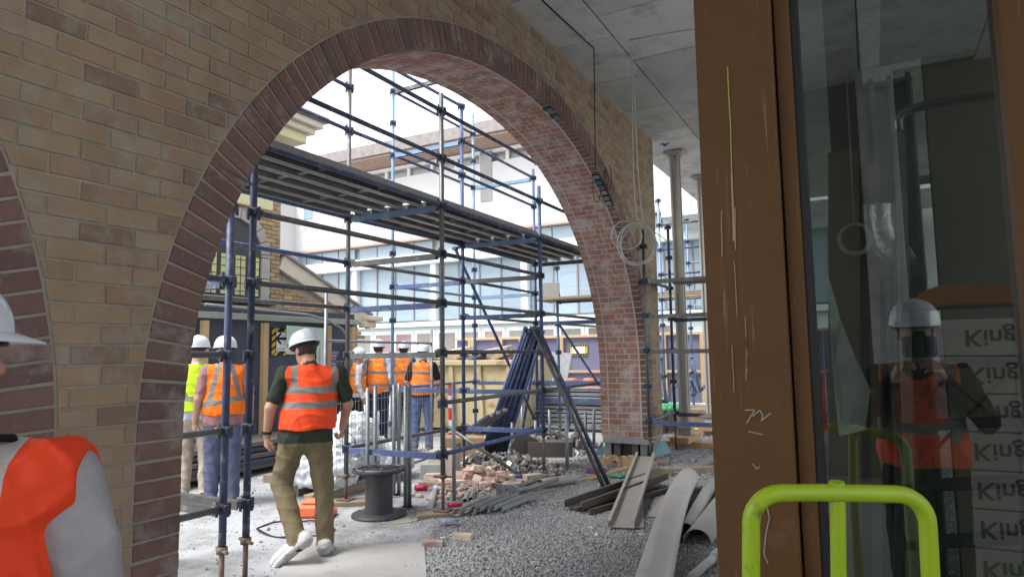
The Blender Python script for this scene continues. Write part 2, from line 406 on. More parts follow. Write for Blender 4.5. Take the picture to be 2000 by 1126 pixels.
_a, _b = PX(428, 322, XF + .0035), PX(494, 361, XF + .0035); mb = MB(); mb.bar(_a, _b, .014, .006, up=(1, 0, 0)); mb.build('open_joint', 'joint_dark', wall)
# steel base frame under the pier: grey angle with steel posts and blue membrane
base = MB(); yb = AY + AA
base.box((XF - .365, yb + .02, .265), (.70, .05, .09), ch=.004)
base.box((XF - .04, (yb + YE) / 2, .265), (.05, YE - yb - .05, .09), ch=.004)
base.build('steel_shelf_angle', mat('galv', (.46, .47, .47), rough=.45, metal=.6, col2=(.33, .34, .34), scale=9, objvar=.15, bump=.05), wall)
for xx in (-3.02, -3.14, -3.42, -3.56):
    p = MB(); p.box((xx, yb + .10, .11), (.09 if xx > -3.2 else .10, .08, .22), ch=.004); p.build('steel_post', mat('post_steel%d' % int(-xx * 100), (.33, .33, .34) if xx in (-3.02, -3.56) else (.16, .16, .165), rough=.5, metal=.5, objvar=.1), wall)
p = MB(); p.box((-3.27, yb + .3, .11), (.62, .3, .21)); p.build('footing', 'joint_dark', wall)
mat('membrane', (.16, .34, .36), rough=.55, col2=(.12, .27, .30), scale=8, objvar=0, bump=.3, bscale=20)
p = MB()
p.add([(-2.905, yb + .12, .0), (-2.84, yb + .42, .0), (-2.80, YE + .05, .02), (-2.88, YE, .22), (-2.89, yb + .45, .2), (-2.90, yb + .15, .215)], [(0, 1, 4, 5), (1, 2, 3, 4)])
p.add([(-3.63, yb + .05, .215), (-3.64, yb + .04, 0), (-3.76, yb - .02, 0), (-3.65, yb + .02, .22)], [(0, 1, 2, 3)])
p.build('blue_membrane', 'membrane', wall)
# missing-brick pockets with conduit boxes in the soffit
def soff_pt(u, v):
    best = None; C_, L = resample(arch_curve(AY, ZB), 1200); N_ = normals(C_)
    for x in (XF - .06,):
        q = np.array([(x, *p) for p in C_]); 
        cq = (q - CAM) @ RC; uu = 1000 + FPX * cq[:, 0] / -cq[:, 2]; vv = 563 - FPX * cq[:, 1] / -cq[:, 2]
        j = np.argmin((uu - u) ** 2 + (vv - v) ** 2); return q[j], np.array([0, *N_[j]])
mat('black_plastic', (.02, .02, .022), rough=.45, objvar=.1, bump=0)
mat('teal_box', (.05, .25, .30), rough=.5, objvar=.1, bump=0)
mat('grey_box', (.30, .31, .31), rough=.5, objvar=.2, bump=.1)
for k, (u, v) in enumerate(((1070, 213), (1083, 228))):
    p, n_ = soff_pt(u, v); t_ = np.cross(n_, (1, 0, 0)); mb = MB(); mb.box(p - n_ * .002, (.10, .075, .012), np.stack([(1, 0, 0), t_, n_], 1)); po = mb.build('recess', 'black_plastic', wall)
    mb = MB(); mb.box(p + np.array([.015, 0, 0]) - n_ * .008, (.05, .05, .014), np.stack([(1, 0, 0), t_, n_], 1), ch=.003); mb.build('conduit_box', 'teal_box', po)
for k in range(6):
    p, n_ = soff_pt(1164 + k * 4.9, 345 + k * 10.2); t_ = np.cross(n_, (1, 0, 0)); mb = MB(); mb.box(p - n_ * .004, (.10, .085, .016), np.stack([(1, 0, 0), t_, n_], 1)); po = mb.build('recess', 'black_plastic', wall)
    mb = MB(); mb.box(p - n_ * .014, (.075, .06, .018), np.stack([(1, 0, 0), t_, n_], 1), ch=.003); mb.build('conduit_box', 'teal_box' if k == 1 else 'grey_box', po)

# ================================================================ ceiling slab in formed panels
slab = tag(MB().box((-.16, 5.0, ZT + .17), (6.28, 22.4, .30)).build('ceiling_slab', 'joint_dark'), 'underside of the grey concrete slab in formed panels', kind='structure')
for xi, (xa, xb, dy, y0) in enumerate([(-3.32, -2.27, 1.13, 6.58 - 1.13 * 14), (-2.27, -1.15, 1.16, 7.28 - 1.16 * 14), (-1.15, .05, 1.16, 6.9 - 1.16 * 14), (.05, 1.25, 1.16, 7.1 - 1.16 * 14), (1.25, 2.45, 1.16, 6.8 - 1.16 * 14), (2.45, 2.98, 2.3, -6.2)]):
    y = y0
    while y < 16.2 - dy:
        if y > -6.2:
            mb = MB(); mb.box(((xa + xb) / 2, y + dy / 2, ZT + .010 + random.uniform(-.002, .002)), (xb - xa - .016, dy - .014, .03), ch=.004); ob = mb.build('panel', 'concrete'); ob.parent = slab; ob.matrix_parent_inverse = slab.matrix_world.inverted()
        y += dy
# blue spray mark on the slab
mat('blue_spray', (.10, .22, .70), rough=.7, objvar=0, bump=0)
mb = MB()
for a, b in (((1288, 283), (1308, 280)), ((1292, 279), (1302, 286)), ((1296, 285), (1306, 279))):
    p, q = G(*a, ZT - .009), G(*b, ZT - .009); mb.bar(p, q, .035, .002)
mb.build('spray_mark', 'blue_spray').parent = slab

# ================================================================ ground
gr = MB(); gr.add([(-300, -300, -.012), (300, -300, -.012), (300, 300, -.012), (-300, 300, -.012)], [(0, 1, 2, 3)]); tag(gr.build('ground', 'dirt'), kind='structure')
# dusty concrete yard, its inner edge ragged where the gravel starts
edge = [G(800, 1126), G(835, 1060), G(850, 1020), G(820, 1000), G(905, 955), G(1000, 930), G(1060, 905), G(1150, 895)]
edge = [(p[0], p[1]) for p in edge]
pts = [(-2.2, -9), (-2.4, 1.0), (-2.75, 3.0)] + edge + [(-3.6, 9.6), (-3.9, 12.5), (-4.0, 30), (-30, 30), (-30, -9)]
yd = MB(); yd.add([(x, y, .0) for x, y in pts], [tuple(range(len(pts)))]); tag(yd.build('concrete_yard', 'floor_concrete'), kind='structure')
gv = MB(); gv.add([(-4.2, -9, -.006), (9, -9, -.006), (9, 26, -.006), (-4.2, 26, -.006)], [(0, 1, 2, 3)]); tag(gv.build('gravel_ground', 'gravel_base'), kind='structure')
# ================================================================ scaffold
mat('blue_paint', (.055, .085, .19), rough=.5, metal=.1, col2=(.085, .12, .235), scale=6, objvar=.25, bump=.1, bscale=80, dirt=(.27, .275, .28), dscale=9, damt=.36)
mat('navy_paint', (.038, .05, .10), rough=.5, metal=.1, col2=(.06, .075, .135), scale=6, objvar=.25, bump=.1, bscale=80, dirt=(.25, .25, .25), dscale=9, damt=.36)
mat('grey_tube', (.10, .105, .11), rough=.45, metal=.45, col2=(.16, .165, .165), scale=7, objvar=.25, bump=.1, bscale=80, dirt=(.33, .32, .30), dscale=8, damt=.3)
mat('pale_blue_paint', (.12, .22, .38), rough=.5, metal=.1, col2=(.20, .30, .42), scale=6, objvar=.15, bump=.1, dirt=(.40, .41, .41), dscale=8, damt=.35)
mat('rust_steel', (.13, .085, .065), rough=.7, metal=.4, col2=(.20, .14, .11), scale=12, objvar=.15)
mat('plank_steel', (.33, .33, .32), rough=.6, metal=.2, col2=(.24, .235, .225), scale=5, objvar=.2, bump=.1)
mat('coupler_steel', (.04, .052, .09), rough=.5, metal=.3, col2=(.05, .055, .07), scale=14, objvar=.3)
mat('plank_wood', (.42, .34, .25), rough=.85, col2=(.30, .24, .18), scale=3, objvar=.15, bump=.3, bscale=30, stretch=(1, 1, 8))
ZK = lambda k: .585 + .495 * k
TR = .0245
def coupler_mesh(m):
    mb = MB(); mb.tube([(0, 0, -.03), (0, 0, .03)], .034, 12)
    for a in range(4):
        c, s_ = math.cos(a * math.pi / 2), math.sin(a * math.pi / 2); r3 = rotz(a * math.pi / 2)
        mb.box((c * .036, s_ * .036, 0), (.03, .044, .05), r3, ch=.008); mb.box((c * .05, s_ * .05, -.012), (.012, .022, .075), r3, ch=.003)
    return mb.mesh('coupler', m)
CPL = coupler_mesh('coupler_steel')
def standard(par, x, y, z0, z1, m, ks, jack=True, collar=None, board=None):
    mb = MB(); zc = collar if collar else z0
    mb.tube([(x, y, zc), (x, y, z1)], TR, 12)
    s_ = mb.build('standard', m, par)
    for k in ks: obj('coupler', CPL, s_, (x, y, ZK(k)))
    if jack:
        j = MB(); j.tube([(x, y, z0), (x, y, zc + .03)], .017, 10)
        j.lathe([(.018, -.02), (.034, -.02), (.036, .02), (.018, .025)], 12, (x, y, zc))
        a = random.uniform(0, 3); d = np.array([math.cos(a), math.sin(a), 0]) * .10; j.bar(np.array([x, y, zc]) - d, np.array([x, y, zc]) + d, .026, .022, ch=.008)
        j.box((x, y, z0 + .004), (.15, .15, .008), rotz(random.uniform(-.3, .3)))
        j.build('base_jack', 'rust_steel', par)
    return s_
def ledger(par, a, b, m='navy_paint'):
    a, b = np.array(a, float), np.array(b, float); d = (b - a) / np.linalg.norm(b - a); mb = MB()
    mb.tube([a + d * .05, b - d * .05], .0222, 10)
    for p, s_ in ((a, 1), (b, -1)):
        mb.bar(p + d * s_ * .028, p + d * s_ * .08, .03, .052, ch=.006); mb.bar(p + d * s_ * .05 - np.array([0, 0, .04]), p + d * s_ * .05 + np.array([0, 0, .05]), .01, .018, up=d)
    return mb.build('ledger', m, par)
def transom(par, a, b, m='grey_tube'):
    a, b = np.array(a, float), np.array(b, float); d = (b - a) / np.linalg.norm(b - a); up = np.array([0, 0, 1.]); r = np.cross(d, up); mb = MB()
    p, q = a + d * .06, b - d * .06
    mb.bar(p + r * .0, q + r * .0, .052, .008, ch=0); mb.bar(p - up * .028 + r * .022, q - up * .028 + r * .022, .008, .05); mb.bar(p - up * .028 - r * .022, q - up * .028 - r * .022, .008, .05)
    for e, s_ in ((a, 1), (b, -1)): mb.bar(e + d * s_ * .03, e + d * s_ * .09, .03, .058, ch=.006); mb.bar(e + d * s_ * .05 - up * .05, e + d * s_ * .05 + up * .04, .01, .018, up=d)
    return mb.build('transom', m, par)
Y0, Y1, Y2, Y3 = 3.19, 5.52, 7.76, 10.06
X1, X2, X3 = -3.765, -4.955, -6.17
def scaffold_main():
    s = thing('tube_scaffold', 'tall blue tube scaffold with steel plank deck standing in the yard behind the arch', 'scaffold', (-4.9, 6.6, 0))
    st = {}
    def S(n, x, y, top, m, kmax, collar, z0=.05): st[n] = (x, y); standard(s, x, y, z0, top, m, range(0, kmax), collar=collar)
    S('B', X1, Y0, 4.9, 'navy_paint', 9, .335); S('D', X1, Y1, 4.23, 'grey_tube', 8, .37); S('F', X1, Y2 + .03, 3.75, 'blue_paint', 7, .52); S('F2', X1, Y3, 3.7, 'blue_paint', 7, .4)
    S('C0', X2, Y0, 5.2, 'navy_paint', 9, .3); S('C', X2 - .03, Y1 - .02, 5.3, 'grey_tube', 10, .29); S('E', X2 + .04, Y2 - .05, 5.0, 'blue_paint', 10, .3); S('G', X2, Y3 - .02, 4.7, 'blue_paint', 9, .3)
    S('H', X3, Y2, 6.4, 'pale_blue_paint', 12, .3); S('I', X3, Y3, 5.9, 'pale_blue_paint', 11, .3)
    def P(n, k): return (*st[n], ZK(k))
    L = lambda a, b, k, m='navy_paint': ledger(s, P(a, k), P(b, k), m)
    T = lambda a, b, k, m='grey_tube': transom(s, P(a, k), P(b, k), m)
    for k, m in ((3, 'grey_tube'), (4, 'grey_tube'), (5, 'navy_paint'), (6, 'navy_paint'), (7, 'navy_paint')): L('B', 'D', k, m)
    for k, m in ((0, 'blue_paint'), (1, 'grey_tube'), (2, 'grey_tube'), (3, 'grey_tube'), (4, 'navy_paint'), (5, 'navy_paint'), (6, 'navy_paint'), (7, 'navy_paint')):
        if k < 7: L('D', 'F', k, m)
    ledger(s, P('D', 7), (X1, Y2, ZK(7)), 'navy_paint')
    for k, m in ((1, 'grey_tube'), (3, 'grey_tube'), (5, 'navy_paint'), (6, 'navy_paint')): L('F', 'F2', k, m)
    for k, m in ((3, 'grey_tube'), (4, 'blue_paint'), (5, 'blue_paint'), (7, 'navy_paint'), (8, 'navy_paint')): L('C0', 'C', k, m)
    for k, m in ((0, 'grey_tube'), (4, 'grey_tube'), (5, 'blue_paint'), (7, 'navy_paint'), (9, 'blue_paint')): L('C', 'E', k, m)
    for k, m in ((3, 'grey_tube'), (4, 'grey_tube'), (5, 'blue_paint'), (7, 'navy_paint')): L('E', 'G', k, m)
    L('E', 'G', 8, 'blue_paint')
    for k, m in ((4, 'pale_blue_paint'), (8, 'navy_paint'), (10, 'navy_paint')): L('H', 'I', k, m)
    L('H', 'I', 1, 'blue_paint')
    for k, m in ((0, 'blue_paint'), (2, 'grey_tube'), (3, 'blue_paint'), (4, 'grey_tube'), (5, 'pale_blue_paint')): T('C', 'D', k, m)
    for k, m in ((0, 'blue_paint'), (1, 'blue_paint'), (3, 'blue_paint'), (4, 'grey_tube'), (5, 'pale_blue_paint')): T('E', 'F', k, m)
    for k, m in ((0, 'grey_tube'), (5, 'pale_blue_paint')): T('C0', 'B', k, m)
    for k, m in ((3, 'blue_paint'), (5, 'grey_tube')): T('G', 'F2', k, m)
    for k, m in ((1, 'blue_paint'), (4, 'blue_paint'), (8, 'pale_blue_paint'), (10, 'grey_tube')): transom(s, P('H', k), (st['E'][0] if k < 10 else -5.3, Y2 - .02, ZK(k)), m)
    for k, m in ((1, 'blue_paint'), (4, 'pale_blue_paint'), (8, 'pale_blue_paint')): T('I', 'G', k, m)
    # steel planks: inverted channels with cross ribs, five to a bay
    def plank(y0, y1, x, zt):
        mb = MB(); w_ = .225
        mb.box((x, (y0 + y1) / 2, zt - .003), (w_, y1 - y0, .006))
        for sx in (-1, 1): mb.box((x + sx * (w_ / 2 - .002), (y0 + y1) / 2, zt - .034), (.004, y1 - y0, .056)); mb.box((x + sx * (w_ / 2 - .016), (y0 + y1) / 2, zt - .0615), (.03, y1 - y0, .004), mi=1)
        for f in (.35, .68): yy = y0 + (y1 - y0) * f; mb.box((x, yy, zt - .04), (w_ - .03, .012, .02), mi=0)
        return mb.build('plank', ['plank_steel', 'galv'], s)
    for (ya, yb_) in ((Y0, Y1), (Y1, Y2), (Y2, Y3)):
        for i in range(5): plank(ya + .035, yb_ - .035, X2 + .12 + i * .238, ZK(5) + .072 + random.uniform(-.003, .003))
    # diagonal braces
    def brace(a, b, m, r=.0222):
        mb = MB(); mb.tube([a, b], r, 10); d = (np.array(b) - np.array(a)); d /= np.linalg.norm(d)
        for p in (np.array(a), np.array(b)): mb.box(p, (.07, .07, .05), ch=.008)
        mb.build('brace', m, s)
    brace((X2 - .05, Y2 - .1, ZK(5) - .05), (X2 - .05, Y3 - .05, ZK(0) - .1), 'blue_paint')
    return s
scaf = scaffold_main()
# neighbouring scaffold whose end standards show beside the left jamb
def scaffold_side():
    s = thing('tube_scaffold', 'dark tube scaffold end bay beside the brick jamb with low ledgers', 'scaffold', (-4.4, 2.0, 0))
    ya, yb_ = 3.005, .8
    for x in (X1, X2):
        standard(s, x, ya, .0, 2.72, 'navy_paint', range(0, 5), collar=.32); standard(s, x, yb_, .0, 2.72, 'navy_paint', range(0, 5), collar=.3)
        for k, m in ((0, 'grey_tube'), (1, 'grey_tube'), (2, 'grey_tube'), (3, 'navy_paint')): ledger(s, (x, yb_, ZK(k)), (x, ya, ZK(k)), m)
    transom(s, (X2, ya, ZK(0)), (X1, ya, ZK(0)), 'grey_tube'); transom(s, (X2, ya, ZK(3)), (X1, ya, ZK(3)), 'navy_paint')
    return s
scaffold_side()
# scaffold in the open bay past the wall end
def scaffold_right():
    s = thing('tube_scaffold', 'low tube scaffold bay under the slab between the brick pier and the brown frame', 'scaffold', (-2.0, 10, 0))
    xa, ya, yb_, xb = -2.82, 9.25, 10.62, -1.35
    for x in (xa, xb):
        standard(s, x, ya, .06, 3.3, 'grey_tube', range(0, 6), collar=.34); standard(s, x, yb_, .0, 3.55, 'navy_paint', range(0, 7), collar=.36)
        for k in (0, 4): ledger(s, (x, ya, ZK(k)), (x, yb_, ZK(k)), 'grey_tube')
    for k, m in ((0, 'blue_paint'), (2, 'grey_tube'), (3, 'grey_tube'), (4, 'grey_tube')): transom(s, (xa, ya, ZK(k)), (xb, ya, ZK(k)), m)
    for k, m in ((3, 'navy_paint'), (0, 'grey_tube')): transom(s, (xa, yb_, ZK(k)), (xb, yb_, ZK(k)), m)
    for i in range(3):
        mb = MB(); mb.box(((xa + xb) / 2 + .05, yb_ - .12 - i * .24, ZK(4) + .06 + .02 * (i == 1)), (xb - xa - .1, .225, .038), ch=.004); mb.build('plank', 'plank_wood', s)
    mb = MB(); mb.box((-1.75, 9.75, ZK(0) + .05), (.9, .6, .02)); mb.build('plank', 'plank_steel', s)
    # guard rails further out
    return s
scaffold_right()
def scaffold_far():
    s = thing('tube_scaffold', 'scaffold with boarded platform behind the brick pier in the far yard', 'scaffold', (-4.5, 12, 0))
    for (x, y, t_) in ((-4.86, 10.72, 3.4), (-3.6, 12.9, 4.6), (-4.86, 13.1, 3.6), (-2.2, 12.9, 4.6), (-2.2, 15.2, 4.6), (-3.6, 15.2, 4.6)): standard(s, x, y, 0, t_, 'pale_blue_paint', range(0, int((t_ - .585) / .495) + 1), collar=.3)
    ledger(s, (-4.86, 10.72, ZK(3)), (-4.86, 13.1, ZK(3)), 'grey_tube')
    for k, m in ((4, 'grey_tube'), (5, 'blue_paint'), (6, 'blue_paint'), (7, 'grey_tube')): ledger(s, (-3.6, 12.9, ZK(k)), (-2.2, 12.9, ZK(k)), m)
    for k in (4, 6): ledger(s, (-3.6, 15.2, ZK(k)), (-2.2, 15.2, ZK(k)), 'pale_blue_paint')
    for i in range(3):
        mb = MB(); mb.box((-4.35, 10.62 + i * .24, 2.50), (1.75, .225, .05), ch=.004); mb.build('plank', 'plank_wood', s)
    ledger(s, (-4.86, 10.72, 2.44), (-3.7, 10.72, 2.44), 'grey_tube')
    mb = MB(); mb.tube([(-4.86, 10.75, ZK(3)), (-4.75, 12.4, .9)], .022, 10); mb.build('brace', 'blue_paint', s)
    for i in range(3):
        mb = MB(); mb.box((-3.55, 13 + i * .01, ZK(4) + .05 + i * .045), (2.6, .23, .038), ch=.004); mb.build('plank', 'plank_wood', s)
    return s
scaffold_far()
# ================================================================ buildings and hoardings round the yard
mat('render_white', (.62, .615, .61), rough=.9, col2=(.57, .565, .56), scale=.6, objvar=.02, bump=.1, bscale=15)
mat('paint_white', (.74, .76, .75), rough=.6, col2=(.66, .68, .68), scale=2, objvar=.03, bump=.05)
mat('pale_green_panel', (.58, .68, .66), rough=.6, col2=(.52, .62, .60), scale=1.5, objvar=.05, bump=.05)
mat('window_blind', (.20, .275, .34), rough=.3, col2=(.28, .345, .395), scale=1.2, objvar=.18, bump=0, spec=.6, stretch=(1, 1, 6))
mat('window_dark', (.16, .15, .14), rough=.15, col2=(.26, .24, .22), scale=1.1, objvar=.3, bump=0, spec=.7)
mat('window_red', (.22, .10, .11), rough=.15, col2=(.30, .22, .20), scale=2, objvar=.2, bump=0, spec=.7)
mat('tan_fascia', (.46, .34, .28), rough=.7, col2=(.46, .35, .30), scale=1.5, objvar=.03)
mat('roof_soffit', (.34, .22, .17), rough=.7, col2=(.42, .27, .20), scale=2, objvar=.05)
mat('roof_edge', (.30, .27, .26), rough=.6, objvar=.05)
mat('navy_ply', (.045, .05, .075), rough=.55, col2=(.07, .075, .10), scale=2, objvar=.12, bump=.05, dirt=(.20, .20, .21), dscale=3, damt=.1)
mat('violet_ply', (.125, .128, .205), rough=.55, col2=(.16, .162, .24), scale=1.5, objvar=.08, bump=.05, dirt=(.34, .31, .30), dscale=2.2, damt=.15)
mat('pine', (.52, .36, .20), rough=.75, col2=(.42, .28, .15), scale=3, objvar=.12, bump=.15, bscale=40, stretch=(6, 6, 1))
mat('treated_pine', (.36, .40, .34), rough=.8, col2=(.28, .31, .26), scale=4, objvar=.08, bump=.15)
mat('ochre_brick', (.40, .29, .17), rough=.9, col2=(.30, .21, .13), scale=7, objvar=.25, bump=.4, bscale=60)
mat('stone', (.38, .36, .34), rough=.9, col2=(.30, .285, .27), scale=3, objvar=.05, bump=.4, bscale=30)
mat('cream_paint', (.62, .58, .34), rough=.7, col2=(.54, .50, .30), scale=3, objvar=.05)
mat('leadlight', (.42, .42, .16), rough=.3, col2=(.50, .50, .24), scale=5, objvar=.15, bump=.1, spec=.6)
mat('dark_frame', (.06, .06, .065), rough=.6, objvar=.1)
mat('cornice', (.62, .56, .46), rough=.8, col2=(.52, .46, .38), scale=4, objvar=.03)
FY = 23.0          # facade plane of the far wing (faces the camera)
def fx(u): return PY(u, 690, FY)[0]
def fz(v, u): return PY(u, v, FY)[2]
wing = thing('office_building', 'white rendered two storey wing with a long band of tall blinded windows', 'building', (-8, FY, 0))
xl, xr = fx(567), fx(1700)
z_g = fz(688, 760); z_gt = fz(652, 760); z_s = fz(628, 900); z_w0 = fz(622, 900); z_w1 = fz(512, 800); z_ln = fz(503, 760); z_l2 = fz(478, 720); z_b = fz(464, 800)
z_u0 = fz(345, 760); z_u1 = fz(322, 760) ; z_rf = fz(300, 760)
z_u0, z_u1 = PY(860, 332, FY)[2], PY(860, 312, FY)[2]; z_rf = PY(860, 290, FY)[2]
mb = MB(); mb.box(((xl + xr) / 2, FY + 3.2, z_b + (z_u0 - z_b) / 2 + .02), (xr - xl, 6.0, z_u0 - z_b + .04)); mb.build('upper_wall', 'render_white', wing)
mb = MB(); mb.box(((xl + xr) / 2, FY + 3.5, (z_b) / 2), (xr - xl - .1, 5.6, z_b - .02)); mb.build('inner_wall', 'paint_white', wing)
mb = MB(); mb.box(((xl + xr) / 2, FY + .38, (z_b + z_l2) / 2), (xr - xl - .05, .5, z_b - z_l2)); mb.build('fascia', 'tan_fascia', wing)
mb = MB(); mb.box(((xl + xr) / 2, FY + .30, (z_ln + z_w1) / 2 - .02), (xr - xl - .06, .5, z_ln - z_w1 + .16)); mb.build('lintel', 'paint_white', wing)
# tall window band: mullions and panes
bay = (fx(870) - fx(710)); x0 = fx(548)
mb = MB(); mb.box(((xl + xr) / 2, FY + .25, (z_s + z_w0) / 2 - .10), (xr - xl, .55, .20), ch=.02); mb.build('sill', 'paint_white', wing)
mb = MB(); mb.box(((xl + xr) / 2, FY + .42, z_s - .75), (xr - xl, .3, 1.2)); mb.build('spandrel_panel', 'pale_green_panel', wing)
x = x0; i = 0
while x < xr:
    mb = MB(); mb.box((x, FY + .36, (z_w0 + z_w1) / 2), (.28, .30, z_w1 - z_w0), ch=.01); mb.build('mullion', 'paint_white', wing)
    pw = (bay - .28) / 4
    for j in range(4):
        px_ = x + .14 + pw * (j + .5)
        mb = MB(); mb.box((px_, FY + .48, (z_w0 + z_w1) / 2), (pw - .05, .04, z_w1 - z_w0 - .08)); pn = mb.build('window_pane', 'window_blind', wing)
        if j: mb = MB(); mb.box((px_ - pw / 2, FY + .45, (z_w0 + z_w1) / 2), (.06, .08, z_w1 - z_w0)); mb.build('glazing_bar', 'roof_edge', wing)
        mb = MB(); mb.box((px_, FY + .45, z_l2 - (z_l2 - z_ln) * .45), (pw - .05, .03, (z_l2 - z_ln) * .8)); mb.build('top_light', 'window_blind', wing)
    x += bay; i += 1
# ground floor windows
x = fx(648); gw = fx(690) - fx(655); i = 0
while x < fx(1300):
    mb = MB(); mb.box((x + gw / 2, FY + .30, (z_g + z_gt) / 2 + .02), (gw + .02, .12, z_gt - z_g + .25), ch=.01); f_ = mb.build('window_frame', 'paint_white', wing)
    mb = MB(); mb.box((x + gw / 2, FY + .235, (z_g + z_gt) / 2), (gw - .26, .02, z_gt - z_g - .05)); mb.build('window_pane', 'window_red' if i in (2, 3, 7) else 'window_dark', f_)
    x += gw + .06; i += 1
# top strip windows under the roof
x = fx(700); ww = (fx(790) - fx(745)) * 1.0; i = 0
while x < fx(1130):
    mb = MB(); mb.box((x + ww / 2, FY + .5, (z_u0 + z_u1) / 2), (ww - .14, .06, z_u1 - z_u0)); mb.build('window_pane', 'window_dark', wing)
    mb = MB(); mb.box((x, FY + .42, (z_u0 + z_u1) / 2), (.14, .16, z_u1 - z_u0)); mb.build('mullion', 'paint_white', wing); x += ww; i += 1
mb = MB(); mb.box(((fx(640) + xr) / 2, FY + .38, z_u1 + .07), (xr - fx(640), .3, .14)); mb.build('head_rail', 'paint_white', wing)
mb = MB(); mb.box(((fx(640) + xr) / 2, FY + 3.2, (z_u0 + z_u1) / 2), (xr - fx(640), 5.2, z_u1 - z_u0)); mb.build('clerestory_core', 'dark_frame', wing)
rz0, rz1 = z_u1 + .16, z_rf + .1
rf = MB(); xa, xb = fx(600), xr
rf.add([(xa, FY - .9, rz1 - .22), (xb, FY - .9, rz1 - .22), (xb, FY + .6, rz0), (xa, FY + .6, rz0)], [(0, 1, 2, 3)])
rfo = rf.build('roof_soffit', 'roof_soffit', wing)
n_ = 8
for j in range(n_):
    f = (j + .5) / n_; y = FY - .9 + 1.5 * f; z = rz1 - .22 + (rz0 - rz1 + .22) * f - .02; mb = MB(); mb.box(((xa + xb) / 2, y, z), (xb - xa, .05, .05)); mb.build('batten', 'tan_fascia', rfo)
mb = MB(); mb.box(((xa + xb) / 2, FY - .95, rz1 + .05), (xb - xa, .12, .50)); mb.build('gutter', 'roof_edge', wing)
mb = MB(); mb.add([(xa, FY - .95, rz1 + .3), (xb, FY - .95, rz1 + .3), (xb, FY + 6, rz1 + .9), (xa, FY + 6, rz1 + .9)], [(0, 1, 2, 3)]); mb.build('roof', 'roof_edge', wing)
# small end window and slot window
p = PY(945, 350, FY); mb = MB(); mb.box((p[0], FY + .19, PY(900, 350, FY)[2]), (.55, .04, 2.1)); mb.build('window_pane', 'window_dark', wing)
q = PY(596, 411, FY); mb = MB(); mb.box((q[0], FY + .19, q[2]), (.55, .05, .75)); mb.build('window_pane', 'window_blind', wing)
# white stair block against the wing's left end
blk = thing('stair_block', 'plain white rendered block between the old brick building and the office wing', 'building', (fx(480), FY - 1, 0))
mb = MB(); xk = fx(567); mb.box((xk - 3.0, FY + 2, z_u0 / 2 - .2), (6.0, 6, z_u0 - .5)); mb.build('wall', 'render_white', blk)

# old brick building with arched window (plane x = const, left of the yard)
HX = -10.6
def hy(u): return PX(u, 600, HX)[1]
def hz(u, v): return PX(u, v, HX)[2]
old = thing('heritage_building', 'old ochre brick building with stone arched leadlight window and cream cornice', 'building', (HX, 9, 0))
yc_ = hy(545); ztop = hz(540, 300)
mb = MB(); mb.box((HX - 2.0 - .02, (yc_ + 2) / 2 - .02, ztop / 2), (4, yc_ - 2 - .04, ztop)); mb.build('mortar', 'mortar', old)
# window centre and size
wyc = hy(452); whw = hy(506) - wyc; wz0 = hz(490, 585); wzs = hz(470, 492)
def in_arch(y, z, e=0):
    if z < wz0 - e * .3: return False
    if z < wzs: return abs(y - wyc) < whw + e
    return math.hypot((y - wyc), (z - wzs) * 1.0) < whw + e
bk = MB(); bk.box((0, 0, 0), (.06, .23, .077), ch=.006); bme = bk.mesh('ochre_brick', 'ochre_brick'); hb = MB(); hb.box((0, 0, 0), (.06, .11, .077), ch=.006); hbme = hb.mesh('ochre_half', 'ochre_brick')
cnt = 0; row = 0; z = 2.0
while z < ztop:
    y = yc_ - .115 if row % 2 else yc_ - .055
    first = True
    while y > hy(440):
        h_ = (not row % 2) and first; first = False
        if not in_arch(y, z, .18) and cnt < 300 and y > hy(462): obj('brick', hbme if h_ else bme, old, (HX + .0 - .025, y, z)); cnt += 1
        y -= .18 if h_ else .24
    row += 1; z += .0865
# stone surround: jambs and arch stones
for k in range(9):
    a0, a1 = math.pi * k / 9, math.pi * (k + 1) / 9; mb = MB()
    poly = [(wyc + r * math.cos(a), wzs + r * math.sin(a)) for r, a in ((whw, a0 + .01), (whw + .2, a0 + .01), (whw + .2, a1 - .01), (whw, a1 - .01))]
    mb.prism(poly, (HX + .06, 0, 0), (0, 1, 0), (0, 0, 1), (1, 0, 0), .25, ch=.01); mb.build('arch_stone', 'stone', old)
for s_ in (-1, 1):
    zz = wz0
    while zz < wzs - .05:
        h_ = min(.42, wzs - zz); mb = MB(); mb.box((HX - .06, wyc + s_ * (whw + .10), zz + h_ / 2), (.25, .20, h_ - .012), ch=.01); mb.build('jamb_stone', 'stone', old); zz += h_
mb = MB(); mb.prism([(wyc + whw * math.cos(t_), wzs + whw * math.sin(t_)) for t_ in np.linspace(0, math.pi, 17)] + [(wyc - whw, wz0), (wyc + whw, wz0)], (HX + .012, 0, 0), (0, 1, 0), (0, 0, 1), (1, 0, 0), .03); wn = mb.build('window', 'dark_frame', old)
for j in range(4):
    yy = wyc - whw + (j + .5) * whw / 2; mb = MB(); mb.box((HX + .022, yy, (wz0 + wzs) / 2), (.012, whw / 2 - .10, wzs - wz0 - .15)); mb.build('leadlight_pane', 'leadlight', wn)
    for f in range(1, 6): mb = MB(); mb.box((HX + .031, yy, wz0 + (wzs - wz0) * f / 6), (.008, whw / 2 - .10, .014)); mb.build('lead_bar', 'dark_frame', wn)
    mb = MB(); mb.box((HX + .031, yy, (wz0 + wzs) / 2), (.008, .014, wzs - wz0 - .15)); mb.build('lead_bar', 'dark_frame', wn)
mb = MB(); mb.box((HX + .10, wyc, wz0 - .05), (.22, whw * 2 + .5, .10), ch=.01); mb.build('window_sill', 'dark_frame', old)
mb = MB(); mb.box((HX + .03, wyc, wz0 - .22), (.08, whw * 2 + .3, .20), ch=.01); mb.build('apron', 'cream_paint', old)
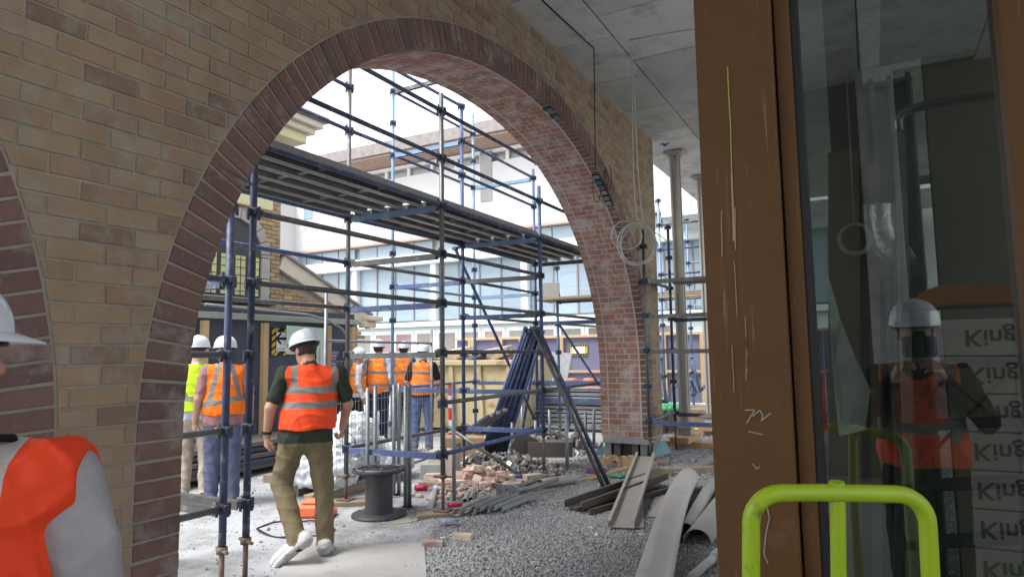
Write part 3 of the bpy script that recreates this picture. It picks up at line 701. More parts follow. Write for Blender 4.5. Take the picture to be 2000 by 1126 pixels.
mb = MB(); mb.box((HX + .02, wyc, wzs + whw + .38), (.10, whw * 2 + .5, .22), ch=.02); mb.build('string_course', 'cream_paint', old)
# cornice and gutter at the eaves
ye = hy(612); zc_ = hz(600, 262)
for dx, dz, h_, m_, dy_ in ((.10, -.16, .22, 'cream_paint', -.35), (.22, .02, .14, 'cornice', -.22), (.34, .16, .14, 'cornice', -.1), (.42, .29, .12, 'roof_edge', 0)):
    mb = MB(); mb.box((HX + dx / 2 - .5, (2 + ye + dy_) / 2, zc_ + dz), (dx + 1.0, ye + dy_ - 2, h_), ch=.015); mb.build('cornice_course', m_, old)
mb = MB(); mb.box((HX - 2.2, (2 + yc_) / 2, (ztop + zc_) / 2), (3.9, yc_ - 2.1, zc_ - ztop)); mb.build('parapet', 'ochre_brick', old)
# low annexe with raking verge
ann = thing('brick_annexe', 'low ochre brick annexe with a raking cream bargeboard', 'building', (HX, yc_ + 1, 0))
ya, za = hy(548), hz(548, 500); yb_, zb_ = hy(712), hz(712, 612)
mb = MB(); mb.prism([(ya, 0), (yb_ - .15, 0), (yb_ - .15, zb_ - .15), (ya, za - .25)], (HX - .08, 0, 0), (0, 1, 0), (0, 0, 1), (1, 0, 0), 3.5); mb.build('mortar', 'mortar', ann)
row = 0; z = 2.0
while z < za:
    y = ya + .13 + (row % 2) * .12
    while y < yb_:
        if z < za - .42 + (zb_ - za) * (y + .12 - ya) / (yb_ - ya): obj('brick', bme, ann, (HX - .085, y, z))
        y += .24
    row += 1; z += .0865
d_ = np.array([0, yb_ + .2 - ya, (zb_ - za) * (yb_ + .2 - ya) / (yb_ - ya)])
mb = MB(); a_ = np.array([HX - .02, ya, za - .12]); mb.bar(a_, a_ + d_, .12, .34, ch=.01); mb.build('bargeboard', 'cornice', ann)
mb = MB(); a_ = np.array([HX - 1.6, ya, za + .06]); mb.bar(a_, a_ + d_, 3.4, .05); mb.build('roof', 'roof_edge', ann)
mb = MB(); mb.box((HX + .12, yb_ + .12, zb_ - .12), (.30, .50, .12), ch=.02); mb.box((HX + .05, yb_ + .05, zb_ - .26), (.25, .4, .16), ch=.03); mb.build('eaves_return', 'cornice', ann)

# dark hoarding on the left (runs beside the yard), pine studs on its face
def hoarding(name, label, P0, P1, H, m, n, studs, top=None, rail=None, nrm=1, group=None):
    P0, P1 = np.array(P0, float), np.array(P1, float); d = (P1 - P0); L = np.linalg.norm(d); d /= L; nr = np.array([-d[1], d[0], 0]) * nrm
    h = thing(name, label, 'hoarding', (P0 + P1) / 2, group); R3 = np.stack([d, np.cross((0, 0, 1), d), (0, 0, 1)], 1)
    for i in range(n):
        c = P0 + d * L * (i + .5) / n; mb = MB(); mb.box(c + np.array([0, 0, H / 2]), (L / n - .008, .018, H), R3); mb.build('panel', m, h)
    for s_ in studs:
        c = P0 + d * s_ + nr * .06; mb = MB(); mb.box(c + np.array([0, 0, H / 2 - .02]), (.09, .09, H - .04), R3, ch=.004); mb.build('stud', 'pine', h)
    if rail:
        for rz, rm, rh in rail: mb = MB(); mb.box((P0 + P1) / 2 + nr * .075 + np.array([0, 0, rz]), (L, .05, rh), R3, ch=.004); mb.build('rail', rm, h)
    if top: mb = MB(); mb.box((P0 + P1) / 2 + np.array([0, 0, H + .09]) - nr * .02, (L, .02, .20), R3); mb.build('top_board', top, h)
    return h
LX = -8.3
s0 = 1.0
st_ = [PX(u, 640, LX)[1] - s0 for u in (394, 512, 636, 683)]
h1 = hoarding('hoarding', 'black plywood hoarding with pine studs and safety signs beside the yard', (LX, s0, 0), (LX, 9.35, 0), 2.12, 'navy_ply', 7, st_ + [.5, 2.0], top='navy_ply', rail=[(2.16, 'treated_pine', .09)], nrm=-1)
h2 = hoarding('hoarding', 'violet plywood hoarding with pine studs across the far end of the yard', (-11.0, 16.9, 0), (1.5, 16.9, 0), 2.02, 'violet_ply', 10, [.6, 2.2, PY(920, 690, 16.9)[0] + 11, PY(982, 690, 16.9)[0] + 11, PY(1035, 690, 16.9)[0] + 11, PY(1100, 690, 16.9)[0] + 11, PY(1300, 690, 16.9)[0] + 11, PY(1373, 690, 16.9)[0] + 11, 11.0], rail=[(2.0, 'pine', .07), (1.05, 'pine', .07)], nrm=-1)
# signs
mat('sign_yellow', (.62, .45, .06), rough=.5, objvar=.02, bump=0)
mat('sign_black', (.02, .02, .02), rough=.5, objvar=0, bump=0)
mat('sign_white', (.75, .75, .76), rough=.5, objvar=.02, bump=0, var=.08)
mat('sign_purple', (.10, .085, .30), rough=.5, objvar=0, bump=0)
mat('sign_pale', (.62, .62, .70), rough=.5, objvar=0, bump=0)
def facepos(u, v, x): return PX(u, v, x)
def sign_on_x(name, label, u0, v0, u1, v1, x, m='sign_white'):
    a, b = PX(u0, v0, x), PX(u1, v1, x); c = (a + b) / 2; t_ = thing(name, label, 'sign', (x, c[1], min(a[2], b[2])))
    mb = MB(); mb.box((x, c[1], c[2]), (.006, abs(b[1] - a[1]), abs(a[2] - b[2]))); bd = mb.build('board', m, t_); return t_, c, abs(b[1] - a[1]), abs(a[2] - b[2]), bd
def put_text(par, s, size, m, pos, ex=(0, 1, 0), ez=(1, 0, 0), bold=0.0, name='lettering'):
    me = text_mesh(name, s, size, m, 0.0, bold); ex, ez = np.array(ex, float), np.array(ez, float); ey = np.cross(ez, ex)
    A = np.stack([ex, ey, ez], 1); V = np.empty(len(me.vertices) * 3); me.vertices.foreach_get('co', V); V = V.reshape(-1, 3) @ A.T; me.vertices.foreach_set('co', V.ravel()); me.update()
    return obj(name, me, par, pos)
sx = LX + .03
t_, c, w_, h_, bd = sign_on_x('arrow_sign', 'white arrow sign on black and yellow chevron board on the black hoarding', 531, 640, 566, 693, sx, 'sign_black')
for i in range(4):
    for side in (-1, 1):
        mb = MB(); yy = c[1] + side * (w_ / 2 - .035); zz = c[2] - h_ / 2 + h_ * (i + .5) / 4; mb.prism([(-.035, -.05), (.035, .0), (.035, .06), (-.035, .01)], (sx + .006, yy, zz), (0, 1, 0), (0, 0, 1), (1, 0, 0), .002); mb.build('chevron', 'sign_yellow', bd)
for i in range(2):
    for side in (-1, 1):
        mb = MB(); yy = c[1] - w_ / 4 + i * w_ / 2; zz = c[2] + side * (h_ / 2 - .03); mb.prism([(-.06, -.03), (.0, -.03), (.06, .03), (.0, .03)], (sx + .006, yy, zz), (0, 1, 0), (0, 0, 1), (1, 0, 0), .002); mb.build('chevron', 'sign_yellow', bd)
mb = MB(); mb.box((sx + .008, c[1] + .01, c[2]), (.006, w_ - .16, h_ - .13)); wb = mb.build('arrow_panel', 'sign_white', t_)
for dz in (-.085, .085): mb = MB(); mb.bar((sx + .0125, c[1] - .10, c[2] + .05), (sx + .0125, c[1] - .01, c[2] + .05 + dz), .035, .003, up=(1, 0, 0)); mb.build('arrow_head', 'sign_black', wb)
mb = MB(); mb.box((sx + .0118, c[1] + .01, c[2] + .05), (.003, .20, .036)); mb.build('arrow_shaft', 'sign_black', wb)
put_text(wb, 'ENTRY', .055, 'sign_black', (sx + .0125, c[1], c[2] - .12))
# notice board sheet (pale green plasterboard) with caution sheet and purple poster
mat('green_board', (.42, .55, .48), rough=.8, col2=(.38, .50, .44), scale=2, objvar=.03)
nb = thing('notice_board', 'pale green sheet fixed over the hoarding studs carrying a caution notice', 'notice board', PX(590, 700, LX + .16) * np.array([1, 1, 0]) + np.array([0, 0, 1.7]))
a, b = PX(560, 635, LX + .16), PX(640, 672, LX + .16)
mb = MB(); mb.prism([(PX(560, 635, LX + .16)[1], a[2]), (PX(638, 641, LX + .16)[1], PX(638, 641, LX + .16)[2]), (PX(638, 740, LX + .16)[1], PX(638, 740, LX + .16)[2]), (PX(618, 740, LX + .16)[1], PX(618, 740, LX + .16)[2]), (PX(618, 672, LX + .16)[1], PX(618, 672, LX + .16)[2]), (PX(560, 672, LX + .16)[1], PX(560, 672, LX + .16)[2])], (LX + .17, 0, 0), (0, 1, 0), (0, 0, 1), (1, 0, 0), .012); nbs = mb.build('sheet', 'green_board', nb)
a, b = PX(594, 648, LX + .18), PX(617, 668, LX + .18)
mb = MB(); mb.box((LX + .178, (a[1] + b[1]) / 2, (a[2] + b[2]) / 2), (.004, b[1] - a[1], a[2] - b[2])); cs = mb.build('caution_notice', mat('sign_pale_yellow', (.72, .68, .34), rough=.6, objvar=0, bump=0), nb)
mb = MB(); mb.box((LX + .182, (a[1] + b[1]) / 2, a[2] - .04), (.003, b[1] - a[1] - .02, .07)); mb.build('caution_band', 'sign_black', cs)
put_text(cs, 'CAUTION', .045, 'sign_yellow', (LX + .1845, (a[1] + b[1]) / 2, a[2] - .04))
t_, c, w_, h_, bd = sign_on_x('assembly_sign', 'purple emergency assembly point sign on the black hoarding', 643, 682, 658, 730, LX + .03, 'sign_purple')
put_text(bd, 'EMERGENCY', .05, 'sign_white', (LX + .0345, c[1], c[2] + h_ * .36)); put_text(bd, 'ASSEMBLY', .05, 'sign_white', (LX + .0345, c[1], c[2] + h_ * .24)); put_text(bd, 'POINT', .05, 'sign_white', (LX + .0345, c[1], c[2] + h_ * .12))
for i in range(3): mb = MB(); mb.box((LX + .035, c[1], c[2] - h_ * (.08 + i * .12)), (.002, w_ * .6, .02)); mb.build('text_line', 'sign_pale', bd)
t_, c, w_, h_, bd = sign_on_x('paper_notice', 'white paper sheet pinned beside the purple assembly sign', 626, 678, 638, 720, LX + .19, 'sign_pale')
# far hoarding sign with striped border
a, b = PY(1112, 672, 16.8), PY(1146, 694, 16.8); c = (a + b) / 2; w_, h_ = b[0] - a[0], a[2] - b[2]
t_ = thing('striped_sign', 'white sign with black and yellow striped border on the violet hoarding', 'sign', (c[0], 16.8, b[2])); mb = MB(); mb.box((c[0], 16.86, c[2]), (w_, .01, h_)); bd = mb.build('board', 'sign_yellow', t_)
for i in range(7):
    for side in (-1, 1): mb = MB(); mb.prism([(-.04, -.03), (.01, -.03), (.04, .03), (-.01, .03)], (a[0] + w_ * (i + .5) / 7, 16.853, c[2] + side * (h_ / 2 - .035)), (1, 0, 0), (0, 0, 1), (0, -1, 0), .002); mb.build('stripe', 'sign_black', bd)
mb = MB(); mb.box((c[0], 16.85, c[2]), (w_ - .14, .012, h_ - .13)); mb.build('panel', 'sign_white', t_)
# slab edge of the next building part seen past the pier
far = thing('far_wing', 'grey concrete and white rendered wing past the end of the slab', 'building', (-4, 24, 0))
mb = MB(); mb.box((1.0, 25.5, 5.5), (9, 3, 11)); mb.build('wall', 'render_white', far)
mb = MB(); p = PY(1300, 430, 21); mb.box((p[0] + 4.5, 22, p[2] + .3), (9, 3, .6)); mb.build('balcony_slab', 'concrete', far)
# ================================================================ people (smooth distance fields meshed with surface nets)
mat('skin', (.50, .29, .21), rough=.55, col2=(.44, .24, .17), scale=12, objvar=.08, bump=.1, bscale=150)
mat('eye_white', (.42, .36, .33), rough=.3, objvar=0, bump=0); mat('eye_dark', (.02, .015, .01), rough=.2, objvar=0, bump=0); mat('lips', (.42, .18, .15), rough=.5, objvar=0, bump=0)
mat('hair_dark', (.035, .025, .02), rough=.6, col2=(.06, .042, .03), scale=40, objvar=.1, bump=.6, bscale=120)
mat('hard_hat', (.66, .70, .77), rough=.28, col2=(.60, .64, .71), scale=6, objvar=.05, bump=0, spec=.5, coat=.3)
mat('shoe_white', (.62, .62, .62), rough=.6, col2=(.48, .48, .48), scale=20, objvar=.05); mat('boot', (.10, .075, .05), rough=.7, objvar=.2); mat('sole', (.42, .41, .40), rough=.7, objvar=.1)
def cloth(name, c, v=.3): return mat(name, c, rough=.9, col2=tuple(q * (1 - v) for q in c), scale=9, objvar=0, bump=.35, bscale=35, spec=.15)
cloth('khaki', (.195, .16, .095)); cloth('dark_green', (.045, .055, .042)); cloth('beige', (.50, .43, .35), .2); cloth('slate_blue', (.11, .125, .21)); cloth('maroon_check', (.36, .19, .20)); cloth('navy', (.03, .035, .07)); cloth('denim', (.09, .14, .28)); cloth('sky_shirt', (.50, .56, .72), .15); cloth('black_cloth', (.018, .018, .02)); cloth('white_cloth', (.62, .60, .62), .2); cloth('grey_shirt', (.42, .40, .42), .25)
def sdf_round_cone(P, a, b, ra, rb):
    a, b = np.array(a), np.array(b); ba = b - a; L2 = ba @ ba; t = np.clip(((P - a) @ ba) / L2, 0, 1); return np.linalg.norm(P - a - t[..., None] * ba, axis=-1) - (ra + (rb - ra) * t)
def sdf_ell(P, c, r, rot=None):
    q = P - np.array(c)
    if rot is not None: q = q @ rot
    r = np.array(r); k0 = np.linalg.norm(q / r, axis=-1); k1 = np.linalg.norm(q / (r * r), axis=-1) + 1e-9; return k0 * (k0 - 1) / k1
def surf_nets(D, org, h):
    nx, ny, nz = D.shape; S = D < 0
    c = np.zeros((nx - 1, ny - 1, nz - 1), np.int8)
    for i in (0, 1):
        for j in (0, 1):
            for k in (0, 1): c += S[i:nx - 1 + i, j:ny - 1 + j, k:nz - 1 + k]
    act = (c > 0) & (c < 8); I = np.argwhere(act); idx = -np.ones(act.shape, np.int64); idx[act] = np.arange(len(I))
    acc = np.zeros((len(I), 3)); cn = np.zeros(len(I))
    cor = [(i, j, k) for i in (0, 1) for j in (0, 1) for k in (0, 1)]
    for a in cor:
        for ax in range(3):
            if a[ax]: continue
            b = list(a); b[ax] = 1
            da = D[I[:, 0] + a[0], I[:, 1] + a[1], I[:, 2] + a[2]]; db = D[I[:, 0] + b[0], I[:, 1] + b[1], I[:, 2] + b[2]]
            m_ = (da < 0) != (db < 0); t = np.where(m_, da / np.where(m_, da - db, 1), 0); p = np.tile(np.array(a, float), (len(I), 1)); p[:, ax] += t; acc[m_] += p[m_]; cn[m_] += 1
    V = (I + acc / cn[:, None]) * h + np.array(org)
    Fs = []
    for ax in range(3):
        sl0 = [slice(None)] * 3; sl1 = [slice(None)] * 3; sl0[ax] = slice(0, -1); sl1[ax] = slice(1, None)
        A_, B_ = S[tuple(sl0)], S[tuple(sl1)]; E_ = np.argwhere(A_ != B_); b, c2 = (ax + 1) % 3, (ax + 2) % 3
        lim = np.array(act.shape); ok = (E_[:, b] > 0) & (E_[:, c2] > 0) & (E_[:, b] < lim[b]) & (E_[:, c2] < lim[c2]); E_ = E_[ok]
        if not len(E_): continue
        def at(db, dc): q = E_.copy(); q[:, b] += db; q[:, c2] += dc; return idx[q[:, 0], q[:, 1], q[:, 2]]
        q = np.stack([at(-1, -1), at(0, -1), at(0, 0), at(-1, 0)], 1); fl = ~A_[E_[:, 0], E_[:, 1], E_[:, 2]]; q[fl] = q[fl][:, ::-1]; Fs.append(q)
    F = np.concatenate(Fs); return V, F[(F >= 0).all(1)]
def mesh_prims(prims, h, mats, noise=0.0, cut=None, pad=.05, nmask=None):
    """prims: (kind, args, material, blend radius); returns V, F, face material"""
    lo, hi = np.full(3, 9.), np.full(3, -9.); bbs = []
    for k, a, m_, kk in prims:
        if k == 'c': q = np.array([a[0], a[1]]); r = max(a[2], a[3]); l, u = q.min(0) - r, q.max(0) + r
        else: r = max(a[1]); l, u = np.array(a[0]) - r, np.array(a[0]) + r
        bbs.append((l, u)); lo = np.minimum(lo, l); hi = np.maximum(hi, u)
    lo -= pad; hi += pad; n = np.ceil((hi - lo) / h).astype(int) + 2
    D = np.full(n, .06); Lb = np.zeros(n, np.int16); best = np.full(n, 9.)
    for (k, a, m_, kk), (l, u) in zip(prims, bbs):
        i0 = np.maximum(((l - lo - .07) / h).astype(int), 0); i1 = np.minimum(((u - lo + .07) / h).astype(int) + 2, n)
        ax = [lo[d] + h * np.arange(i0[d], i1[d]) for d in range(3)]; P = np.stack(np.meshgrid(*ax, indexing='ij'), -1)
        d = sdf_round_cone(P, *a) if k == 'c' else sdf_ell(P, *a)
        s_ = tuple(slice(i0[q], i1[q]) for q in range(3)); D0 = D[s_]; hh = np.clip(.5 + .5 * (D0 - d) / kk, 0, 1); D[s_] = D0 * (1 - hh) + d * hh - kk * hh * (1 - hh)
        b0 = best[s_]; better = d < b0 - (.0 if m_ else 0); Lb[s_][better] = m_; b0[better] = d[better]
    if noise or cut:
        ax = [lo[d] + h * np.arange(n[d]) for d in range(3)]; P = np.stack(np.meshgrid(*ax, indexing='ij'), -1)
        if noise:
            x, y, z = P[..., 0], P[..., 1], P[..., 2]; rg = lambda q: (1 - np.abs(np.sin(q))) ** 2 * 2 - .75; w1 = rg(17 * z + 9 * x + 2.2 * np.sin(11 * y + 7 * x) + 1.3 * np.sin(8 * z)) + .8 * rg(25 * z - 13 * x + 6 * y + 2.4 * np.sin(9 * x + 5 * z)) + .6 * np.sin(61 * x + 29 * y + 19 * z) + .5 * rg(21 * x + 7 * z + 2 * np.sin(6 * z + 9 * y))
            D = D + noise * w1 * (np.isin(Lb, nmask) if nmask else 1)
        if cut: D = np.maximum(D, cut(P))
    V, F = surf_nets(D, lo, h); ci = np.clip(np.round((V - lo) / h).astype(int), 0, n - 1); vl = Lb[ci[:, 0], ci[:, 1], ci[:, 2]]
    return V, F, np.median(vl[F], axis=1).astype(int)
def hand_prims(w, d, pn, side, s, curl=.9):
    """palm and five fingers: w wrist, d direction, pn palm normal, lat across"""
    d = np.array(d, float); d /= np.linalg.norm(d); pn = np.array(pn, float); pn -= d * (pn @ d); pn /= np.linalg.norm(pn); lat = np.cross(d, pn) * side; w = np.array(w, float); pr = []
    for o in (-.022, -.007, .008, .022): pr.append(('c', (w + d * .005 + lat * o * .6, w + d * .085 * s + lat * o, .015 * s, .012 * s), 0, .012))
    for o, L, c_ in ((-.027, .062, curl * 1.1), (-.009, .075, curl), (.009, .08, curl * .95), (.027, .070, curl * .85)):
        a = w + d * .088 * s + lat * o * s; b = a + (d * math.cos(c_ * .5) + pn * math.sin(c_ * .5)) * L * .45 * s; c = b + (d * math.cos(c_ * 1.4) + pn * math.sin(c_ * 1.4)) * L * .33 * s; e = c + (d * math.cos(c_ * 2.1) + pn * math.sin(c_ * 2.1)) * L * .27 * s
        pr += [('c', (a, b, .0095 * s, .0088 * s), 0, .005), ('c', (b, c, .0088 * s, .008 * s), 0, .003), ('c', (c, e, .008 * s, .0068 * s), 0, .003)]
    a = w + d * .03 * s + lat * .026 * s; b = a + (d * .6 + lat * .55 + pn * .45) * .045 * s; c = b + (d * .85 + pn * .45) * .032 * s
    pr += [('c', (a, b, .0125 * s, .0105 * s), 0, .008), ('c', (b, c, .0105 * s, .008 * s), 0, .003)]
    return pr
def vest_material(name, col, bands, verts=None, xc=0.0, slant=0.0, vz=(0, 9), band_tilt=0.0, cols=(.20, .19, .175)):
    """hi-vis cloth with sewn-on grey tape: horizontal bands (z0,z1) and vertical tapes at xc +- verts"""
    m = mat(name, col, rough=.75, col2=tuple(c * .82 for c in col), scale=7, objvar=0, bump=.35, bscale=30, local=True, spec=.2); t = m.node_tree
    b = [n for n in t.nodes if n.type == 'BSDF_PRINCIPLED'][0]; src = b.inputs['Base Color'].links[0].from_socket
    co = _n(t, 'ShaderNodeTexCoord').outputs['Object']; sp = _n(t, 'ShaderNodeSeparateXYZ'); t.links.new(co, sp.inputs[0])
    def ma(op, a, b_=None, c=None):
        n = _n(t, 'ShaderNodeMath', operation=op)
        for i, q in enumerate((a, b_, c)):
            if q is None: continue
            if isinstance(q, (int, float)): n.inputs[i].default_value = q
            else: t.links.new(q, n.inputs[i])
        return n.outputs[0]
    tot = None
    zz = ma('ADD', sp.outputs[2], ma('MULTIPLY', sp.outputs[0], band_tilt)) if band_tilt else sp.outputs[2]
    for z0, z1 in bands: q = ma('COMPARE', zz, (z0 + z1) / 2, (z1 - z0) / 2); tot = q if tot is None else ma('MAXIMUM', tot, q)
    if verts:
        ax = ma('ABSOLUTE', ma('SUBTRACT', sp.outputs[0], xc)); ax = ma('ADD', ax, ma('MULTIPLY', ma('SUBTRACT', sp.outputs[2], 1.2), slant)) if slant else ax
        q = ma('MULTIPLY', ma('COMPARE', ax, verts, .026), ma('COMPARE', sp.outputs[2], (vz[0] + vz[1]) / 2, (vz[1] - vz[0]) / 2)); tot = ma('MAXIMUM', tot, q)
    mx = _n(t, 'ShaderNodeMix', data_type='RGBA'); mx.inputs[7].default_value = (*cols, 1); t.links.new(tot, mx.inputs[0]); t.links.new(src, mx.inputs[6]); t.links.new(mx.outputs[2], b.inputs['Base Color'])
    b.inputs['Roughness'].default_value = .6
    return m
def person(label, loc, face, H=1.75, J=None, shirt='navy', pants='denim', shoes='boot', sleeve='short', vest=None, hat=True, hair=True, head_turn=0.0, head_tilt=0.0, girth=1.0, h=.011, group=None, vest_z=(.98, 1.6), hands=None, shirt_hem=.90, vest_flare=.02, vest_wide=0.0, vnoise=-.0032, ss=1.0):
    s = H / 1.75; fz_ = math.atan2(-face[0], face[1])
    root = thing('person', label, 'person', loc, group, fz_)
    D = dict(hipL=(-.09, 0, .93), hipR=(.09, 0, .93), kneeL=(-.10, .02, .50), kneeR=(.10, .02, .50), ankL=(-.105, -.02, .10), ankR=(.105, -.02, .10), toeL=(-.125, .15, .045), toeR=(.125, .15, .045),
             pel=(0, 0, .97), chest=(0, 0, 1.27), neck=(0, -.02, 1.45), head=(0, .025, 1.62), shL=(-.18, -.015, 1.415), shR=(.18, -.015, 1.415), elL=(-.25, -.04, 1.13), elR=(.25, -.04, 1.13), wrL=(-.27, .05, .89), wrR=(.27, .05, .89))
    D.update(J or {}); D = {k: np.array(v, float) * s for k, v in D.items()}; g = girth
    mats = ['skin', shirt, pants, shoes, 'eye_white', 'eye_dark', 'lips', 'sole']; SK, SH, PA, SO, EW, ED, LI, SL = range(8)
    hr = rotz(head_turn) @ rot3(head_tilt, 0, 0); hc = D['head']
    def hp(x, y, z): return hc + hr @ (np.array([x, y, z]) * s)
    pr = []; feet = []
    # legs
    for q in 'LR':
        pr += [('c', (D['hip' + q], D['knee' + q], .102 * g * s, .080 * s), PA, .03), ('c', (D['knee' + q], D['ank' + q] + (D['knee' + q] - D['ank' + q]) * .02, .076 * s * g ** .5, .066 * s * g ** .5), PA, .02)]
        a, t_ = D['ank' + q], D['toe' + q]; fd = (t_ - a); fl = fd.copy(); up = (D['knee' + q] - a); up /= np.linalg.norm(up); fd /= np.linalg.norm(fd); heel = a - up * .05 * s - fd * .065 * s
        nf = up - fd * (up @ fd); nf /= np.linalg.norm(nf); lt = np.cross(fd, nf); A3 = np.stack([lt, fd, nf], 1); feet.append((heel, nf)); mid = heel + (t_ - heel) * .70
        pr += [('c', (a + up * .02 * s, a - up * .05 * s, .040 * s, .040 * s), ED, .006), ('c', (a - up * .035 * s, heel, .042 * s, .046 * s * ss), SO, .015), ('e', (mid, np.array([.050, .118, .040]) * s * ss, A3), SO, .02), ('c', (heel + nf * .02 * s, heel + (t_ - heel) * .55 + nf * .012 * s, .047 * s * ss, .038 * s * ss), SO, .025), ('e', (heel + (t_ - heel) * .48 - nf * .026 * s, np.array([.050, .165, .022]) * s * ss, A3), SO, .008)]
    # trunk
    tw = D['chest'] - D['pel']; ta = tw / np.linalg.norm(tw)
    pr += [('e', (D['pel'] - np.array([0, 0, .03 * s]), np.array([.168 * g, .125 * g, .13]) * s), PA, .05), ('e', (D['pel'] + tw * .35, np.array([.165 * g, .122 * g, .18]) * s), SH, .05), ('e', (D['chest'], np.array([.178 * g, .118 * g, .19]) * s), SH, .05)]
    pr += [('c', (D['shL'] * .94 + D['chest'] * .06, D['shR'] * .94 + D['chest'] * .06, .062 * s, .062 * s), SH, .05), ('c', (D['neck'] - ta * .03 * s, D['neck'] + ta * .015 * s, .078 * s, .066 * s), SH, .03)]
    # arms
    for q in 'LR':
        sh, el, wr = D['sh' + q], D['el' + q], D['wr' + q]
        if sleeve == 'short': pr += [('c', (sh, sh + (el - sh) * .72, .066 * s * g ** .5, .062 * s), SH, .03), ('c', (sh, el, .050 * s, .043 * s), SK, .012), ('c', (el, wr, .044 * s, .029 * s), SK, .012)]
        else: pr += [('c', (sh, el, .066 * s * g ** .5, .055 * s), SH, .03), ('c', (el, wr, .055 * s, .042 * s), SH, .015), ('c', (el, wr + (wr - el) * .05, .03 * s, .029 * s), SK, .004)]
    # neck and head with a face
    pr += [('c', (D['neck'], hp(0, -.02, -.05), .056 * s, .054 * s), SK, .03), ('e', (hp(0, -.01, .03), np.array([.076, .095, .10]) * s, hr), SK, .02), ('e', (hp(0, .03, -.05), np.array([.056, .062, .072]) * s, hr), SK, .03),
           ('c', (hp(0, .088, .012), hp(0, .108, -.022), .011 * s, .016 * s), SK, .012), ('c', (hp(-.03, .08, .028), hp(.03, .08, .028), .013 * s, .013 * s), SK, .015), ('e', (hp(0, .086, -.058), np.array([.024, .012, .009]) * s, hr), LI, .006), ('e', (hp(0, .076, -.10), np.array([.026, .02, .018]) * s, hr), SK, .015)]
    for e in (-1, 1):
        pr += [('e', (hp(e * .078, -.012, -.005), np.array([.010, .022, .033]) * s, hr), SK, .008), ('e', (hp(e * .031, .080, .006), np.array([.013, .009, .006]) * s, hr), EW, .003), ('e', (hp(e * .031, .0855, .006), np.array([.0065, .005, .006]) * s, hr), ED, .001)]
    V, F, mi = mesh_prims(pr, h, mats, noise=-.0036, nmask=[SH, PA])
    # shirt hem falls over the trousers: relabel
    c_ = V[F].mean(1)
    trunk = np.abs(c_[:, 0] - D['pel'][0]) < .22 * s * g; mi = np.where(trunk & (c_[:, 2] > shirt_hem * s) & (mi == PA), SH, mi)
    for hl_, nf_ in feet: mi = np.where((mi == SO) & (((c_ - hl_) @ nf_) < -.020 * s) & (np.linalg.norm(c_ - hl_, axis=1) < .34), SL, mi)
    Vs, Fs, ms = [V], [F], [mi]; off = len(V)
    for q, sg in (('L', 1), ('R', -1)):
        hd = (hands or {}).get(q, dict()); d = hd.get('d', D['wr' + q] - D['el' + q]); pn = hd.get('pn', (-(-1 if q == 'L' else 1) * .8, .6, 0))
        hv, hf, hm = mesh_prims(hand_prims(D['wr' + q], d, pn, hd.get('side', sg if q == 'L' else 1) * (1 if q == 'L' else 1), s, hd.get('curl', .9)), .0045, mats, pad=.02)
        Vs.append(hv); Fs.append(hf + off); ms.append(hm); off += len(hv)
    me = fast_mesh('person_body', np.concatenate(Vs), np.concatenate(Fs), mats, True, np.concatenate(ms)); ob = bpy.data.objects.new('body', me); COL.objects.link(ob); ob.parent = root
    if vest:
        vp = []
        for k, a, m_, kk in pr:
            pass
        tr = [('e', (D['pel'] + tw * .12, np.array([.178 * g + vest_flare, .135 * g + vest_flare, .22]) * s), 0, .06), ('e', (D['pel'] + tw * .45, np.array([.176 * g + vest_flare * .7, .135 * g + vest_flare * .6, .20]) * s), 0, .06), ('e', (D['chest'], np.array([.192 * g, .136 * g, .20]) * s), 0, .06), ('c', (D['shL'] * .93 + D['chest'] * .07, D['shR'] * .93 + D['chest'] * .07, .078 * s, .078 * s), 0, .05), ('c', (D['neck'] - ta * .03 * s, D['neck'] + ta * .01 * s, .088 * s, .078 * s), 0, .03)]
        if vest_wide:
            for q in 'LR': tr.append(('c', (D['sh' + q] - np.array([0, 0, .005]), D['sh' + q] + (D['el' + q] - D['sh' + q]) * .06, .086 * s, .080 * s), 0, .03))
        ax_ = D['shR'] - D['shL']; hw = np.linalg.norm(ax_) / 2; ax_ /= 2 * hw; mid = (D['shL'] + D['shR']) / 2
        def cut(P):
            q = P - mid; xs = np.abs(q @ ax_); arm = (xs - hw - (vest_wide - .004) * s + np.clip((P[..., 2] - mid[2]) * .0, 0, 1))
            low = np.clip((mid[2] - .17 * s - P[..., 2]) * .9, 0, .10); arm = arm - low
            nk = (.085 * s) - np.linalg.norm((P - (D['neck'] + np.array([0, .035 * s, .02 * s]))) * np.array([1, .85, .8]), axis=-1)
            fr = (P[..., 2] - vest_z[1] * s)
            return np.maximum(np.maximum(vest_z[0] * s - P[..., 2] + .006 * np.sin(P[..., 0] * 23), fr), np.maximum(arm, nk))
        vv, vf, vm = mesh_prims(tr, h * .8, [vest], noise=vnoise, cut=cut)
        vo = bpy.data.objects.new('vest', fast_mesh('vest', vv, vf, [vest], True)); COL.objects.link(vo); vo.parent = root
    if hair:
        hp_ = [('e', (hp(0, -.014, .03), np.array([.083, .097, .104]) * s, hr), 0, .02)]
        def hcut(P):
            q = (P - hc) @ hr / s; return np.maximum(np.maximum(q[..., 1] - .03 - .35 * q[..., 2], -.055 - q[..., 2]), -(np.linalg.norm((q - np.array([0, -.012, -.005])) * np.array([0, 1, .75]), axis=-1) - .0)*0 - .2)
        v2, f2, _ = mesh_prims(hp_, .008, ['hair_dark'], noise=.0015, cut=hcut); o = bpy.data.objects.new('hair', fast_mesh('hair', v2, f2, ['hair_dark'], True)); COL.objects.link(o); o.parent = root
    if hat: helmet(root, hp(0, -.004, .055), hr, s)
    return root, D
